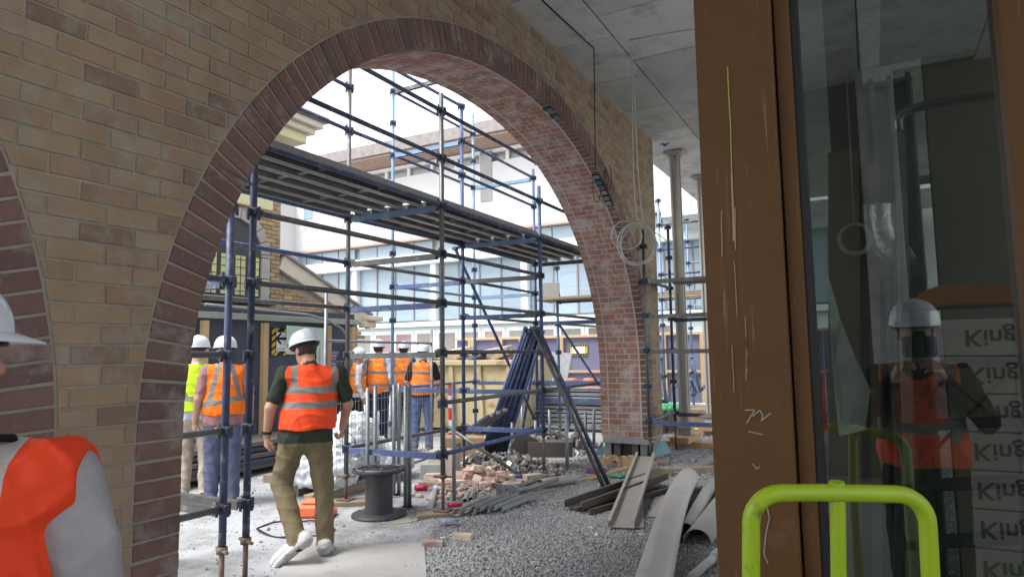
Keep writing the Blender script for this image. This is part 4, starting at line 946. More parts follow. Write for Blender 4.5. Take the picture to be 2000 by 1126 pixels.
def helmet(root, c, hr, s, m='hard_hat'):
    mb = MB(); V = []; na, nb_ = 40, 14
    for j in range(nb_ + 1):
        ph = (math.pi / 2) * j / nb_
        for i in range(na):
            a = 2 * math.pi * i / na; x, y = math.sin(a), math.cos(a); r = math.cos(ph) ** .8; z = .118 * math.sin(ph) ** .95
            ridge = .006 * max(0, math.cos(a * 2)) ** 6 * math.sin(2 * ph) if False else 0
            cr = .007 * math.exp(-(x * r * .112 / .02) ** 2) * math.sin(ph) ; V.append((x * r * .112, y * r * .138, z + cr))
    F = [(j * na + i, (j) * na + (i + 1) % na, (j + 1) * na + (i + 1) % na, (j + 1) * na + i) for j in range(nb_) for i in range(na)]
    A = np.array(V) * s @ hr.T + c; mb.add(A, [f[::-1] for f in F], 0, True)
    V = []
    for rr, dz in ((0, .002), (1, -.008), (1.04, -.014), (0, -.010)):
        for i in range(na):
            a = 2 * math.pi * i / na; x, y = math.sin(a), math.cos(a); e = .007 + .05 * max(0, y) ** 2.5; V.append((x * (.112 + e * rr * .75), y * (.138 + e * rr), dz - .012 * rr * max(0, y) ** 2))
    F = [(j * na + i, j * na + (i + 1) % na, (j + 1) * na + (i + 1) % na, (j + 1) * na + i) for j in range(3) for i in range(na)]
    mb.add(np.array(V) * s @ hr.T + c, F, 0, True)
    me = mb.mesh('hard_hat', m); o = bpy.data.objects.new('hard_hat', me); COL.objects.link(o); o.parent = root
    st = MB(); st.tube([np.array([math.sin(a) * .098, math.cos(a) * .122, -.022]) * s @ hr.T + c for a in np.linspace(0, 2 * math.pi, 25)[:-1]], .008 * s, 6, closed=True)
    o2 = bpy.data.objects.new('harness_band', st.mesh('harness_band', 'black_plastic')); COL.objects.link(o2); o2.parent = o
    return o
VA = (-.70, .71)
v1 = vest_material('vest_red', (.92, .085, .022), [(1.265, 1.318), (1.150, 1.203)], verts=.155, xc=.025, vz=(1.29, 1.7))
p1, d1 = person('man walking away in red orange vest, green shirt and khaki trousers', (-3.98, 3.98, 0), VA, 1.75,
    J=dict(hipL=(-.13, 0, .91), hipR=(.055, 0, .92), kneeL=(-.215, .04, .565), kneeR=(.105, .03, .52), ankL=(-.085, -.22, .185), ankR=(.12, -.02, .10), toeL=(-.245, -.17, .045), toeR=(.14, .145, .045), pel=(-.035, 0, .96), chest=(.0, .02, 1.26), neck=(-.015, .0, 1.45), head=(-.055, .055, 1.60), shL=(-.205, .0, 1.42), shR=(.215, .0, 1.41), elL=(-.305, -.03, 1.16), elR=(.285, .02, 1.16), wrL=(-.335, .07, .935), wrR=(.25, .16, .97)),
    shirt='dark_green', pants='khaki', shoes='shoe_white', vest=v1, head_turn=.62, head_tilt=-.28, girth=1.12, h=.0085, ss=1.13, vest_z=(.985, 1.6), shirt_hem=.885, hands=dict(L=dict(d=(.02, .25, -1), pn=(.8, .5, 0), curl=1.1), R=dict(d=(-.05, .6, -.8), pn=(-.8, .3, 0), curl=1.2)))
mb = MB(); mb.lathe([(.036, -.014), (.040, -.01), (.040, .01), (.036, .014)], 16, d1['wrL'] + np.array([0, -.01, .025])); o = bpy.data.objects.new('wrist_band', mb.mesh('wrist_band', 'black_plastic')); COL.objects.link(o); o.parent = p1
# sunglasses held in his right hand
gp = d1['wrR'] + np.array([.02, .07, -.13]); Rz1 = rotz(math.atan2(.70, .71)); wp = np.array([-3.98, 3.98, 0]) + Rz1 @ gp
sg = MB()
for e in (0, 1):
    cc = wp + np.array([.0, .0, -.03 - e * .0]) + Rz1 @ np.array([.01 + e * .058, 0, 0]); sg.tube([cc + Rz1 @ np.array([math.cos(a) * .026, 0, math.sin(a) * .02]) for a in np.linspace(0, 2 * math.pi, 14)[:-1]], .0028, 6, closed=True)
sg.tube([wp + Rz1 @ np.array([-.016, 0, -.03]), wp + Rz1 @ np.array([-.02, -.02, .03]), wp + Rz1 @ np.array([0, -.05, .10])], .003, 6); sg.tube([wp + Rz1 @ np.array([.094, 0, -.03]), wp + Rz1 @ np.array([.08, -.02, .02]), wp + Rz1 @ np.array([.03, -.03, .08])], .003, 6)
single(sg, 'sunglasses', 'black_plastic', 'dark sunglasses dangling from the hand of the khaki trousered man', 'sunglasses')
pl, po = G(378, 985), G(432, 990)
v2 = vest_material('vest_lime', (.50, .80, .02), [(1.10, 1.15)], verts=.12, xc=.0, slant=-.55, vz=(1.1, 1.7))
person('man in lime yellow vest and beige trousers beside the brick jamb', pl, (-.75, .66), 1.76, shirt='sky_shirt', pants='beige', vest=v2, sleeve='long', vest_z=(.99, 1.6), head_turn=-.3, girth=1.02, J=dict(kneeL=(-.10, .06, .5), toeL=(-.13, .2, .045)))
v3 = vest_material('vest_orange_a', (1.0, .20, .015), [(1.08, 1.135)], verts=.13, slant=.25, vz=(1.1, 1.7), band_tilt=-.18)
person('man in orange vest, pink checked shirt and slate blue trousers', po, (-.82, .57), 1.75, shirt='maroon_check', pants='slate_blue', vest=v3, vest_z=(.96, 1.6), head_turn=.25, girth=1.1, shirt_hem=.86)
v4 = vest_material('vest_orange_b', (1.0, .25, .02), [(1.235, 1.285), (1.02, 1.065)], verts=.15, vz=(1.37, 1.7))
g4 = G(738, 868); person('man in orange vest with long pale blue sleeves and dark jeans by the skip bin', g4, (-.35, .93), 1.80, shirt='sky_shirt', pants='navy', vest=v4, sleeve='long', girth=1.12, vest_z=(.86, 1.6), J=dict(elL=(-.29, -.05, 1.13), wrL=(-.31, .0, .86)), h=.013)
v5 = vest_material('vest_orange_c', (1.0, .24, .015), [(1.20, 1.25)], verts=.15, vz=(1.37, 1.7))
g5 = G(788, 855); person('man in orange vest half hidden between two other orange vests', g5, (-.4, .9), 1.78, shirt='navy', pants='navy', vest=v5, h=.014, vest_z=(.95, 1.6))
g6 = G(826, 880); person('man in orange vest with black short sleeves and blue jeans', g6, (-.5, .86), 1.70, shirt='black_cloth', pants='denim', vest=v4, girth=1.02, h=.013, vest_z=(.93, 1.6), J=dict(kneeL=(-.12, .02, .5), ankL=(-.13, -.02, .1), toeL=(-.17, .14, .045), elR=(.27, .0, 1.14), wrR=(.24, .16, .97), elL=(-.27, .0, 1.14), wrL=(-.24, .16, .97)))
g7 = G(697, 872); person('person in orange vest with white sleeves and black trousers behind the wire fence', g7, (.6, .8), 1.66, shirt='white_cloth', pants='black_cloth', vest=v5, sleeve='long', h=.014, head_turn=.4)
# foreground colleague seen from behind, cut by the frame
fwd = np.array([-.471, .876, 0]); rgt = np.array([.88, .475, 0]); fp = fwd * 1.30 + rgt * (-1.05)
v8 = vest_material('vest_red_near', (.90, .07, .02), [(.98, 1.03)], verts=.085, xc=.0, vz=(.9, 1.9), cols=(.50, .48, .46))
p8, d8 = person('person in red orange vest and pale grey shirt standing close beside the wall', (fp[0], fp[1], 0), (-.66, .75), 1.67, shirt='grey_shirt', pants='navy', vest=v8, sleeve='long', h=.0068, head_turn=-1.12, girth=1.12, vest_wide=.05, vnoise=-.0055, J=dict(elR=(.275, -.03, 1.10), wrR=(.33, .08, .86), shR=(.185, -.015, 1.39), shL=(-.185, -.015, 1.39), head=(-.085, .04, 1.63), neck=(-.03, -.01, 1.44)))
mb = MB(); a_ = [np.array([-.06, .07, 1.40]), np.array([-.07, .0, 1.485]), np.array([-.02, -.075, 1.475]), np.array([.05, -.06, 1.478]), np.array([.085, .0, 1.47]), np.array([.07, .09, 1.40])]; mb.tube([q * 1.67 / 1.75 for q in a_], .008, 8); o = bpy.data.objects.new('lanyard', mb.mesh('lanyard', 'black_cloth')); COL.objects.link(o); o.parent = p8
# ================================================================ site clutter
mat('black_hdpe', (.035, .036, .04), rough=.5, col2=(.055, .056, .06), scale=8, objvar=.05, bump=.1)
mat('galv_post', (.30, .32, .335), rough=.5, metal=.5, col2=(.22, .235, .245), scale=14, objvar=.1, bump=.05)
mat('pvc', (.50, .49, .46), rough=.45, col2=(.42, .41, .385), scale=3, objvar=.08, bump=.05, dirt=(.30, .29, .27), dscale=3, damt=.25)
mat('zinc_cream', (.44, .42, .385), rough=.5, metal=.15, col2=(.38, .36, .33), scale=3, objvar=.1, bump=.05, dirt=(.28, .27, .25), dscale=4, damt=.2)
mat('zinc_brown', (.12, .105, .095), rough=.5, metal=.2, col2=(.16, .14, .125), scale=4, objvar=.1, bump=.05)
mat('cardboard', (.42, .29, .17), rough=.9, col2=(.36, .25, .15), scale=4, objvar=.1, bump=.1)
mat('pale_card', (.44, .39, .32), rough=.9, col2=(.37, .33, .28), scale=4, objvar=.1, bump=.1)
mat('block_grey', (.36, .37, .37), rough=.95, col2=(.28, .29, .29), scale=8, objvar=.1, bump=.5, bscale=60)
mat('paver_pink', (.40, .25, .21), rough=.9, col2=(.35, .22, .185), scale=8, objvar=.18, bump=.3, dirt=(.50, .45, .42), dscale=10, damt=.5)
mat('paver_cream', (.55, .46, .36), rough=.9, col2=(.47, .39, .31), scale=8, objvar=.15, bump=.3)
mat('orange_plastic', (.75, .17, .07), rough=.5, col2=(.65, .14, .06), scale=5, objvar=.05, bump=.1, dirt=(.55, .42, .36), dscale=6, damt=.25)
mat('yellow_plastic', (.75, .52, .03), rough=.5, objvar=.05, bump=.05)
mat('red_paint', (.70, .035, .03), rough=.5, objvar=.05, bump=0); mat('white_paint', (.7, .7, .7), rough=.5, objvar=.03, bump=0)
mat('skip_paint', (.56, .47, .27), rough=.6, col2=(.50, .42, .25), scale=3, objvar=.05, bump=.1, dirt=(.23, .12, .06), dscale=2.6, damt=.38)
mat('plastic_film', (.66, .69, .72), rough=.25, col2=(.56, .59, .62), scale=4, objvar=.03, bump=.3, bscale=12, spec=.6)
mat('timber_old', (.33, .26, .19), rough=.9, col2=(.24, .19, .14), scale=3, objvar=.2, bump=.3, bscale=30, stretch=(3, 3, 3))
mat('ply', (.44, .43, .415), rough=.85, col2=(.38, .37, .36), scale=2, objvar=.03, bump=.1, dirt=(.33, .32, .31), dscale=3, damt=.35)
mat('pink_rag', (.35, .07, .13), rough=.95, col2=(.10, .06, .16), scale=14, objvar=0, bump=.4); mat('green_rope', (.06, .30, .20), rough=.9, col2=(.10, .38, .27), scale=20, objvar=0, bump=.5)
mat('yellow_strap', (.65, .62, .10), rough=.6, objvar=0, bump=0); mat('green_bag', (.10, .45, .22), rough=.5, objvar=0, bump=.2, bscale=15)
mat('can_red', (.55, .03, .09), rough=.3, metal=.3, objvar=0, bump=.3, bscale=30); mat('can_blue', (.12, .16, .38), rough=.3, metal=.3, col2=(.55, .55, .58), scale=16, objvar=0, bump=.3, bscale=30); mat('purple_label', (.14, .10, .40), rough=.4, objvar=0, bump=0)
def P2(p, z=0): return np.array([p[0], p[1], z])
def lump(c, r, mats_, name, label, cat, h=.02, noise=.012, prims=None, group=None, seed=0):
    rs = np.random.RandomState(seed); pr = prims or [('e', (np.array(c) + rs.uniform(-.5, .5, 3) * np.array(r), np.array(r) * rs.uniform(.5, .9)), 0, .06) for _ in range(7)]
    zf = c[2]
    V, F, mi = mesh_prims(pr, h, mats_, noise=noise, cut=lambda P: zf - P[..., 2]); ob = bpy.data.objects.new(name, fast_mesh(name, V - np.array(c), F, mats_, True)); COL.objects.link(ob); ob.location = Vector(c); return tag(ob, label, cat, group)
# --- cable spool
c = G(740, 1006); t_ = thing('cable_spool', 'empty black plastic cable spool standing on the concrete', 'spool', c)
mb = MB(); mb.lathe([(0, .0), (.262, .0), (.266, .012), (.26, .028), (.15, .034), (.0, .034)], 36, c); mb.build('lower_flange', 'black_hdpe', t_)
mb = MB(); mb.lathe([(.135, .03), (.132, .24), (.135, .43)], 30, c); mb.build('barrel', 'black_hdpe', t_)
mb = MB(); mb.lathe([(.04, .43), (.255, .425), (.266, .435), (.266, .452), (.258, .458), (.245, .452), (.04, .45), (.04, .43)], 36, c); tf = mb.build('upper_flange', 'black_hdpe', t_)
for r in (.08, .115, .15, .185, .22): mb = MB(); mb.tube([c + np.array([math.cos(a) * r, math.sin(a) * r, .456]) for a in np.linspace(0, 2 * math.pi, 37)[:-1]], .006, 6, closed=True); mb.build('ring_rib', 'galv_post' if r == .22 else 'black_hdpe', tf)
for k in range(8): a = k * math.pi / 4; mb = MB(); mb.bar(c + np.array([math.cos(a) * .05, math.sin(a) * .05, .457]), c + np.array([math.cos(a) * .25, math.sin(a) * .25, .457]), .02, .012); mb.build('spoke_rib', 'black_hdpe', tf)
# --- galvanised posts with base plates
for k, (u, v, lb_) in enumerate(((717, 992, 'galvanised post hidden lowest behind the spool barrel'), (732, 985, 'galvanised post rising just behind the spool top'), (769, 968, 'galvanised post of the close pair nearer the spool, set back'), (779, 966, 'galvanised post of the close pair nearer the rubble, set back'), (792, 992, 'galvanised post of the front pair nearer the spool'), (800, 990, 'galvanised post of the front pair nearer the rubble'), (887, 980, 'lone galvanised post standing in the brick rubble'))):
    c = G(u, v); t_ = thing('steel_post', lb_, 'post', c, 'galvanised posts standing in the yard')
    mb = MB(); mb.tube([c + np.array([0, 0, .01]), c + np.array([0, 0, 1.235 + random.uniform(-.02, .02)])], .021, 12, inner=.018); mb.build('tube', 'galv_post', t_)
    mb = MB(); mb.box(c + np.array([0, 0, .006]), (.15, .15, .012), rotz(random.uniform(0, 1.5)), ch=.003); mb.build('base_plate', 'galv_post', t_)
# --- temporary fence panel of welded mesh
fa, fb = np.array([-5.22, 5.42, 0]), np.array([-5.66, 8.02, 0]); d = (fb - fa); L = np.linalg.norm(d); d /= L
t_ = thing('mesh_fence', 'galvanised tube framed wire mesh fence panel in front of the white bag', 'fence', (fa + fb) / 2)
for p, top in ((fa, 2.30), (fb, 1.92)): mb = MB(); mb.tube([p, p + np.array([0, 0, top])], .019, 10); mb.build('post', 'galv_post', t_)
for z in (.10, 1.72): mb = MB(); mb.tube([fa + np.array([0, 0, z]), fb + np.array([0, 0, z])], .017, 10); mb.build('rail', 'galv_post', t_)
mb = MB(); k = int(L / .075)
for i in range(1, k): p = fa + d * L * i / k; mb.tube([p + np.array([0, 0, .1]), p + np.array([0, 0, 1.50])], .0028, 4, cap=False)
for i in range(10): z = .1 + i * .155; mb.tube([fa + np.array([0, 0, z]), fb + np.array([0, 0, z])], .0028, 4, cap=False)
tag(mb.build('wire_mesh', 'galv_post', t_), 'welded wire infill', kind='stuff')
# --- wrapped white bag on timbers
c = G(632, 968) + np.array([-.25, .25, .10])
pr = [('e', (c + np.array(o), np.array(r)), 0, .12) for o, r in (((0, 0, .22), (.42, .40, .30)), ((-.1, .35, .30), (.40, .40, .38)), ((.15, -.15, .12), (.38, .30, .22)), ((-.2, .7, .22), (.38, .40, .32)), ((.0, .5, .52), (.25, .28, .22)), ((-.25, .15, .48), (.22, .2, .2)), ((.2, .9, .10), (.3, .35, .25)))]
lump(c, None, ['plastic_film'], 'bulk_bag', 'large bag wrapped in crumpled white plastic behind the walking man', 'bag', h=.025, noise=.012, prims=pr)
for k, (u0, v0, u1, v1) in enumerate(((600, 985, 730, 950), (575, 968, 700, 935), (520, 940, 640, 950))):
    a, b = G(u0, v0), G(u1, v1); mb = MB(); mb.bar(a + np.array([0, 0, .05]), b + np.array([0, 0, .05]), .12, .10, ch=.006); single(mb, 'timber_beam', 'timber_old', 'weathered timber bearer on the concrete under the white bag', 'timber', 'bearers under the white bag')
# dark sheets stacked along the hoarding
for k in range(5):
    mb = MB(); mb.box((LX + .62 + random.uniform(-.05, .05), 6.0 + random.uniform(-.1, .1), .10 + k * .075), (.75, 4.2, .06), ch=.004); single(mb, 'board_sheet', 'navy_ply' if k % 2 else 'zinc_brown', ['bottom', 'second', 'middle', 'fourth', 'topmost'][k] + ' dark board up the low stack along the black hoarding', 'board', 'dark boards stacked by the hoarding')
for yy in (4.5, 7.4): mb = MB(); mb.box((LX + .62, yy, .035), (.8, .09, .07), ch=.004); single(mb, 'timber_beam', 'timber_old', 'short bearer under the dark stacked boards', 'timber', 'bearers under the dark boards')
# --- orange fence foot
c = G(613, 1008); t_ = MB(); R3 = rotz(.5)
for o, s_ in (((0, 0, .065), (.34, .20, .13)), ((0, 0, .145), (.22, .16, .05))): t_.box(c + R3 @ np.array(o), s_, R3, ch=.03)
for e in (-1, 1): t_.box(c + R3 @ np.array([e * .17, 0, .03]), (.07, .22, .06), R3, ch=.015)
single(t_, 'fence_foot', 'orange_plastic', 'orange plastic fence foot block on the concrete by the walking man', 'fence foot')
# --- black hose loop
c = G(577, 1034); mb = MB(); n = 30; mb.tube([c + np.array([math.cos(a) * .36 + .03 * math.sin(3 * a), math.sin(a) * .26, .012 + .01 * math.sin(5 * a)]) for a in np.linspace(.3, 6.2, n)], .009, 6); single(mb, 'hose', 'black_plastic', 'loop of thin black hose on the concrete behind the walking man', 'hose')
# --- sole boards under the standards
for nm, u, v, sz, rz in (('C', 680, 992, (.46, .22, .05), .35), ('D', 864, 1014, (.46, .24, .055), .55)):
    pass
for (x, y), rz, sz, lb_ in (((-4.985, 5.50), .6, (.55, .23, .045), 'under the scaffold jack behind the spool'), ((X1, Y1), .75, (.52, .24, .045), 'under the scaffold jack between spool and gravel'), ((-2.82, 9.25), .3, (.50, .34, .055), 'under the scaffold jack before the brick pier'), ((X1, Y2 + .03), .3, (.3, .2, .045), 'under the scaffold jack by the fittings heap'), ((X1, Y0), 1.2, (.4, .23, .045), 'under the scaffold jack beside the brick jamb'), ((X2 + .04, Y2 - .05), .1, (.3, .2, .045), 'under the scaffold jack by the cardboard box')):
    mb = MB(); mb.box((x, y, sz[2] / 2), sz, rotz(rz), ch=.004); single(mb, 'sole_board', 'timber_old', 'weathered timber sole board ' + lb_, 'board', 'sole boards under the scaffold jacks')
# --- sheet of ply on the floor
q = [G(580, 1070), G(828, 1062), G(836, 1160), G(500, 1180)]; mb = MB(); mb.prism([(p[0], p[1]) for p in q], (0, 0, .016), (1, 0, 0), (0, 1, 0), (0, 0, 1), .012, ch=.001); single(mb, 'plywood_sheet', 'ply', 'pale dusty sheet of board lying flat at the edge of the gravel', 'board')
# --- brick rubble pile: each brick its own
bkm = MB(); bkm.box((0, 0, .038), (.23, .11, .076), ch=.004); BK = {m_: bkm.mesh('loose_brick', m_) for m_ in ('paver_pink', 'paver_cream')}
hfm = MB(); hfm.box((0, 0, .038), (.12, .11, .076), ch=.006); HF = {m_: hfm.mesh('loose_half', m_) for m_ in ('paver_pink', 'paver_cream')}
rs = random.Random(5); pc = G(935, 945)
for i in range(62):
    a = rs.uniform(0, 6.28); r = abs(rs.gauss(0, .40)); x, y = pc[0] + math.cos(a) * r * 1.0, pc[1] + math.sin(a) * r * .75; z = max(0, .15 - r * .30) * rs.random()
    m_ = 'paver_pink' if rs.random() < .62 else 'paver_cream'; ob = bpy.data.objects.new('loose_brick', (BK if rs.random() < .55 else HF)[m_]); COL.objects.link(ob); ob.location = (x, y, z); ob.rotation_euler = (rs.uniform(-.5, .5) * (z > .02), rs.uniform(-.5, .5) * (z > .02), rs.uniform(0, 6.28))
    tag(ob, 'pink brick tumbled in the rubble heap beside the scaffold' if m_ == 'paver_pink' else 'cream paver piece tumbled in the rubble heap beside the scaffold', 'brick', 'pink rubble bricks' if m_ == 'paver_pink' else 'cream rubble pieces')
for i in range(34):
    p = G(rs.uniform(800, 1060), rs.uniform(905, 990)); m_ = rs.choice(['paver_pink', 'paver_cream']); ob = bpy.data.objects.new('brick_chip', HF[m_]); COL.objects.link(ob); ob.location = (p[0], p[1], -.012); ob.scale = [rs.uniform(.35, .7)] * 3; ob.rotation_euler[2] = rs.uniform(0, 6)
    tag(ob, 'small pink brick chip scattered round the rubble heap' if m_ == 'paver_pink' else 'small cream brick chip scattered round the rubble heap', 'brick chip', 'scattered pink chips' if m_ == 'paver_pink' else 'scattered cream chips')
for (u, v, m_, lb, rz) in ((845, 1066, 'paver_pink', 'single pink brick lying alone on the gravel by the board corner', .5), (904, 1052, 'paver_cream', 'single cream paver lying alone on the gravel', .2)):
    ob = bpy.data.objects.new('loose_brick', BK[m_]); COL.objects.link(ob); ob.location = Vector(P2(G(u, v), -.01)); ob.rotation_euler[2] = rz; ob.scale = (.75, .75, .75); tag(ob, lb, 'brick')
# --- bundle of steel stud offcuts
for i in range(7):
    a = G(890 + i * 14, 1012 - i * 1.5) + np.array([0, 0, .03 + .02 * (i % 2)]); b = a + np.array([.02 + .05 * i / 7, .62 - .05 * (i % 3), .02]); mb = MB(); w_ = .075; r = np.array([1, 0, 0])
    mb.bar(a, b, w_, .003); mb.bar(a + r * w_ / 2 + np.array([0, 0, .02]), b + r * w_ / 2 + np.array([0, 0, .02]), .003, .042); mb.bar(a - r * w_ / 2 + np.array([0, 0, .02]), b - r * w_ / 2 + np.array([0, 0, .02]), .003, .042)
    single(mb, 'stud_offcut', 'galv', 'galvanised steel stud offcut in the bundle on the gravel edge', 'stud', 'steel stud offcuts')
# --- posts with plates lying down
for i, (u, v) in enumerate(((978, 972), (1003, 976))):
    c = G(u, v) + np.array([0, 0, .075]); ax = np.array([.25, .95, .05]); ax /= np.linalg.norm(ax); t_ = thing('steel_post', 'galvanised post lying on the gravel, holed square plate nearer the ' + ('rubble bricks' if i == 0 else 'timber stake'), 'post', P2(c), 'fallen plate posts')
    mb = MB(); mb.bar(c, c + ax * .012, .155, .155, ch=.003); pl_ = mb.build('base_plate', 'galv_post', t_); mb = MB(); mb.tube([c + ax * .012, c + ax * .75], .022, 12, inner=.018); mb.build('tube', 'galv_post', t_)
    mb = MB(); mb.tube([c - ax * .001, c - ax * .0005], .012, 12); mb.build('hole', 'black_plastic', pl_)
a, b = G(1056, 955) + np.array([0, 0, .06]), G(1122, 943) + np.array([0, 0, .06]); mb = MB(); mb.tube([a, b], .055, 16, inner=.05); single(mb, 'pvc_pipe', 'pvc', 'short offcut of white plastic pipe lying on the gravel before the pier', 'pipe')
for (u0, v0, u1, v1, r, m_, lb) in ((838, 998, 850, 955, .03, 'pvc', 'thin plastic pipe offcut beside the galvanised posts'), (908, 978, 914, 962, .03, 'zinc_cream', 'short cream tube among the rubble bricks'), (920, 975, 926, 958, .03, 'galv_post', 'short grey tube among the rubble bricks'), (1010, 968, 1045, 930, .028, 'timber_old', 'round timber stake beside the fallen plate posts')):
    a, b = G(u0, v0, .03), G(u1, v1, .03); mb = MB(); mb.tube([a, b], r, 12, inner=r * .82 if m_ != 'timber_old' else 0); single(mb, 'pipe_offcut', m_, lb, 'pipe' if m_ != 'timber_old' else 'stake')
# --- boxes and blocks
def boxthing(name, u, v, sz, rz, m_, label, cat, text=None, z0=0):
    c = P2(G(u, v), z0); R3 = rotz(rz); mb = MB(); mb.box(c + np.array([0, 0, sz[2] / 2]), sz, R3, ch=.006); ob = single(mb, name, m_, label, cat, origin=c)
    if text: put_text(ob, text, .10, 'sign_black', c + np.array([0, 0, sz[2] * .7]) + R3 @ np.array([0, -sz[1] / 2 - .003, 0]), ex=R3 @ np.array([1, 0, 0]), ez=R3 @ np.array([0, -1, 0]))
    return ob
boxthing('cardboard_box', 905, 900, (.62, .40, .36), .55, 'cardboard', 'brown cardboard box printed DRAIN behind the rubble heap', 'box', 'DRAIN')
boxthing('paper_bag', 868, 930, (.34, .26, .34), .2, 'pale_card', 'pale paper sack standing behind the scaffold standard', 'sack')
boxthing('cardboard_box', 948, 908, (.50, .36, .13), .5, 'cardboard', 'flat brown carton beside the rubble heap', 'box')
boxthing('concrete_block', 845, 932, (.30, .20, .18), .55, 'block_grey', 'grey concrete block on the yard by the fence end', 'block')
boxthing('plywood_box', 1080, 560, (.001, .001, .001), 0, 'ply', 'x', 'x') if False else None
# --- heaps
def heap(name, u, v, rx, ry, hgt, n, sz, mats_, label):
    c = G(u, v); V = []; F = []; mi = []; rs = np.random.RandomState(int(u)); base = np.array([(x, y, z) for x in (-1, 1) for y in (-1, 1) for z in (-1, 1)]); FF = np.array([(0, 1, 3, 2), (4, 6, 7, 5), (0, 4, 5, 1), (2, 3, 7, 6), (0, 2, 6, 4), (1, 5, 7, 3)])
    for i in range(n):
        a = rs.uniform(0, 6.28); r = math.sqrt(rs.uniform()); p = np.array([math.cos(a) * r * rx, math.sin(a) * r * ry, rs.uniform(0, 1) * hgt * (1 - r * r)]); Rm = rot3(*rs.uniform(0, 6, 3)); q = base * (sz * rs.uniform(.4, 1.2, 3)) * rs.uniform(.8, 1.2, (8, 3)); V.append(q @ Rm.T + p); F.append(FF + i * 8); mi += [rs.randint(len(mats_))] * 6
    ob = bpy.data.objects.new(name, fast_mesh(name, np.concatenate(V), np.concatenate(F), mats_, False, mi)); COL.objects.link(ob); ob.location = Vector(c); return tag(ob, label, 'heap', kind='stuff')
heap('coupler_heap', 955, 915, .55, .30, .22, 420, .030, ['rust_steel', 'galv', 'coupler_steel', 'timber_old'], 'heap of rusty scaffold couplers beside the rubble')
heap('coupler_heap', 1035, 922, .55, .28, .20, 420, .030, ['rust_steel', 'galv', 'block_grey', 'plank_steel'], 'heap of grey scaffold fittings behind the pipe offcut')
heap('scrap_heap', 1085, 880, .8, .5, .30, 260, .05, ['block_grey', 'galv', 'timber_old', 'floor_concrete'], 'heap of broken concrete and scrap in the far yard')
heap('rubble_dust', 930, 950, .7, .5, .06, 300, .022, ['paver_cream', 'floor_concrete', 'paver_pink'], 'crumbs of brick and mortar round the rubble heap')
heap('timber_scraps', 1215, 905, .5, .25, .08, 90, .045, ['pine', 'timber_old', 'cardboard'], 'loose timber chips before the pier base')
# --- bracket plate
c = G(1015, 915); mb = MB(); mb.bar(c + np.array([0, 0, .0]), c + np.array([0, 0, .2]), .05, .05); mb.box(c + np.array([.05, .05, .33]), (.30, .03, .28), rotz(.6) @ rot3(.3, .5, 0), ch=.004); mb.box(c + np.array([.35, .25, .26]), (.6, .3, .2), rotz(.4), ch=.004); single(mb, 'steel_bracket', 'zinc_brown', 'dark steel bracket and boot standing by the fittings heap', 'bracket')
# --- stub tubes standing in the far yard
for u, v, t0 in ((1108, 918, 812), (1145, 885, 805), (1045, 890, 822), (1000, 888, 825), (1075, 880, 800), (1160, 880, 800), (1020, 870, 790), (1125, 872, 800)):
    c = G(u, v); dd = -(c - CAM) @ (RC[:, 2]); zt = c[2] + (v - t0) / FPX * dd; mb = MB(); mb.tube([c, c + np.array([random.uniform(-.02, .02), 0, zt])], .024, 10); mb.box(c + np.array([0, 0, .005]), (.14, .14, .01)); single(mb, 'tube_stub', 'galv_post', 'grey tube stub standing upright behind the leaning braces', 'tube', 'tube stubs standing in the far yard')
# --- stillage of steel boards and ledgers in the far yard
for i in range(9):
    mb = MB(); mb.box((-5.0 + random.uniform(-.05, .05), 12.6, .14 + i * .085), (2.6, .55, .06), ch=.004); single(mb, 'scaffold_board', 'galv_post' if i % 3 else 'plank_steel', ['bottom', 'second', 'third', 'fourth', 'fifth', 'sixth', 'seventh', 'eighth', 'topmost'][i] + ' steel scaffold board up the stack behind the pier', 'board', 'stacked scaffold boards')
mb = MB()
for x in (-6.2, -5.4, -4.6, -3.9): mb.bar((x, 12.3, 0), (x, 12.3, 1.0), .05, .05)
mb.bar((-6.3, 12.3, .95), (-3.8, 12.3, .95), .06, .10); mb.bar((-6.3, 12.3, .62), (-3.8, 12.3, .62), .06, .08); single(mb, 'steel_stillage', 'blue_paint', 'blue steel stillage frame holding the board stack', 'stillage')
# --- blue tubes leaning on the scaffold
for i in range(9):
    a = G(940 + i * 6, 888 - i * .5) + np.array([0, 0, .02]); b = DEP(1026 + i * 4.2, 640 + (i % 3) * 4, 10.2 + (i % 2) * .07); mb = MB(); mb.tube([a, b], .024, 10); mb.tube([b - (b - a) * .015, b + (b - a) * .012], .034, 10); single(mb, 'scaffold_tube', 'blue_paint' if i % 4 != 3 else 'navy_paint', 'blue tube in the bundle leaning against the scaffold', 'tube', 'blue tubes leaning in a bundle')
for i, (u, v, ut) in enumerate(((1182, 957, 1042), (1192, 954, 1052))):
    a = G(u, v); b = DEP(ut, 640 + i * 2, 8.35); mb = MB(); mb.tube([a, b], .026, 10); mb.tube([b - (b - a) * .02, b + (b - a) * .006], .034, 10); single(mb, 'scaffold_tube', 'navy_paint' if i else 'grey_tube', 'dark tube propped from the gravel to the scaffold in front of the pier' if i else 'grey tube propped from the gravel to the scaffold in front of the pier', 'tube')
a, b = DEP(862, 824, 8.7), G(1018, 932); mb = MB(); mb.tube([a, b + np.array([0, 0, .02])], .024, 10); single(mb, 'scaffold_tube', 'grey_tube', 'grey tube slanting down to the gravel past the fittings heap', 'tube')
a, b = DEP(1100, 635, 10.4), DEP(1010, 880, 10.9); b = G(1012, 878); mb = MB(); mb.tube([G(1015, 872), DEP(1052, 650, 10.6)], .022, 10); single(mb, 'scaffold_tube', 'blue_paint', 'single blue tube leaning apart from the bundle', 'tube')
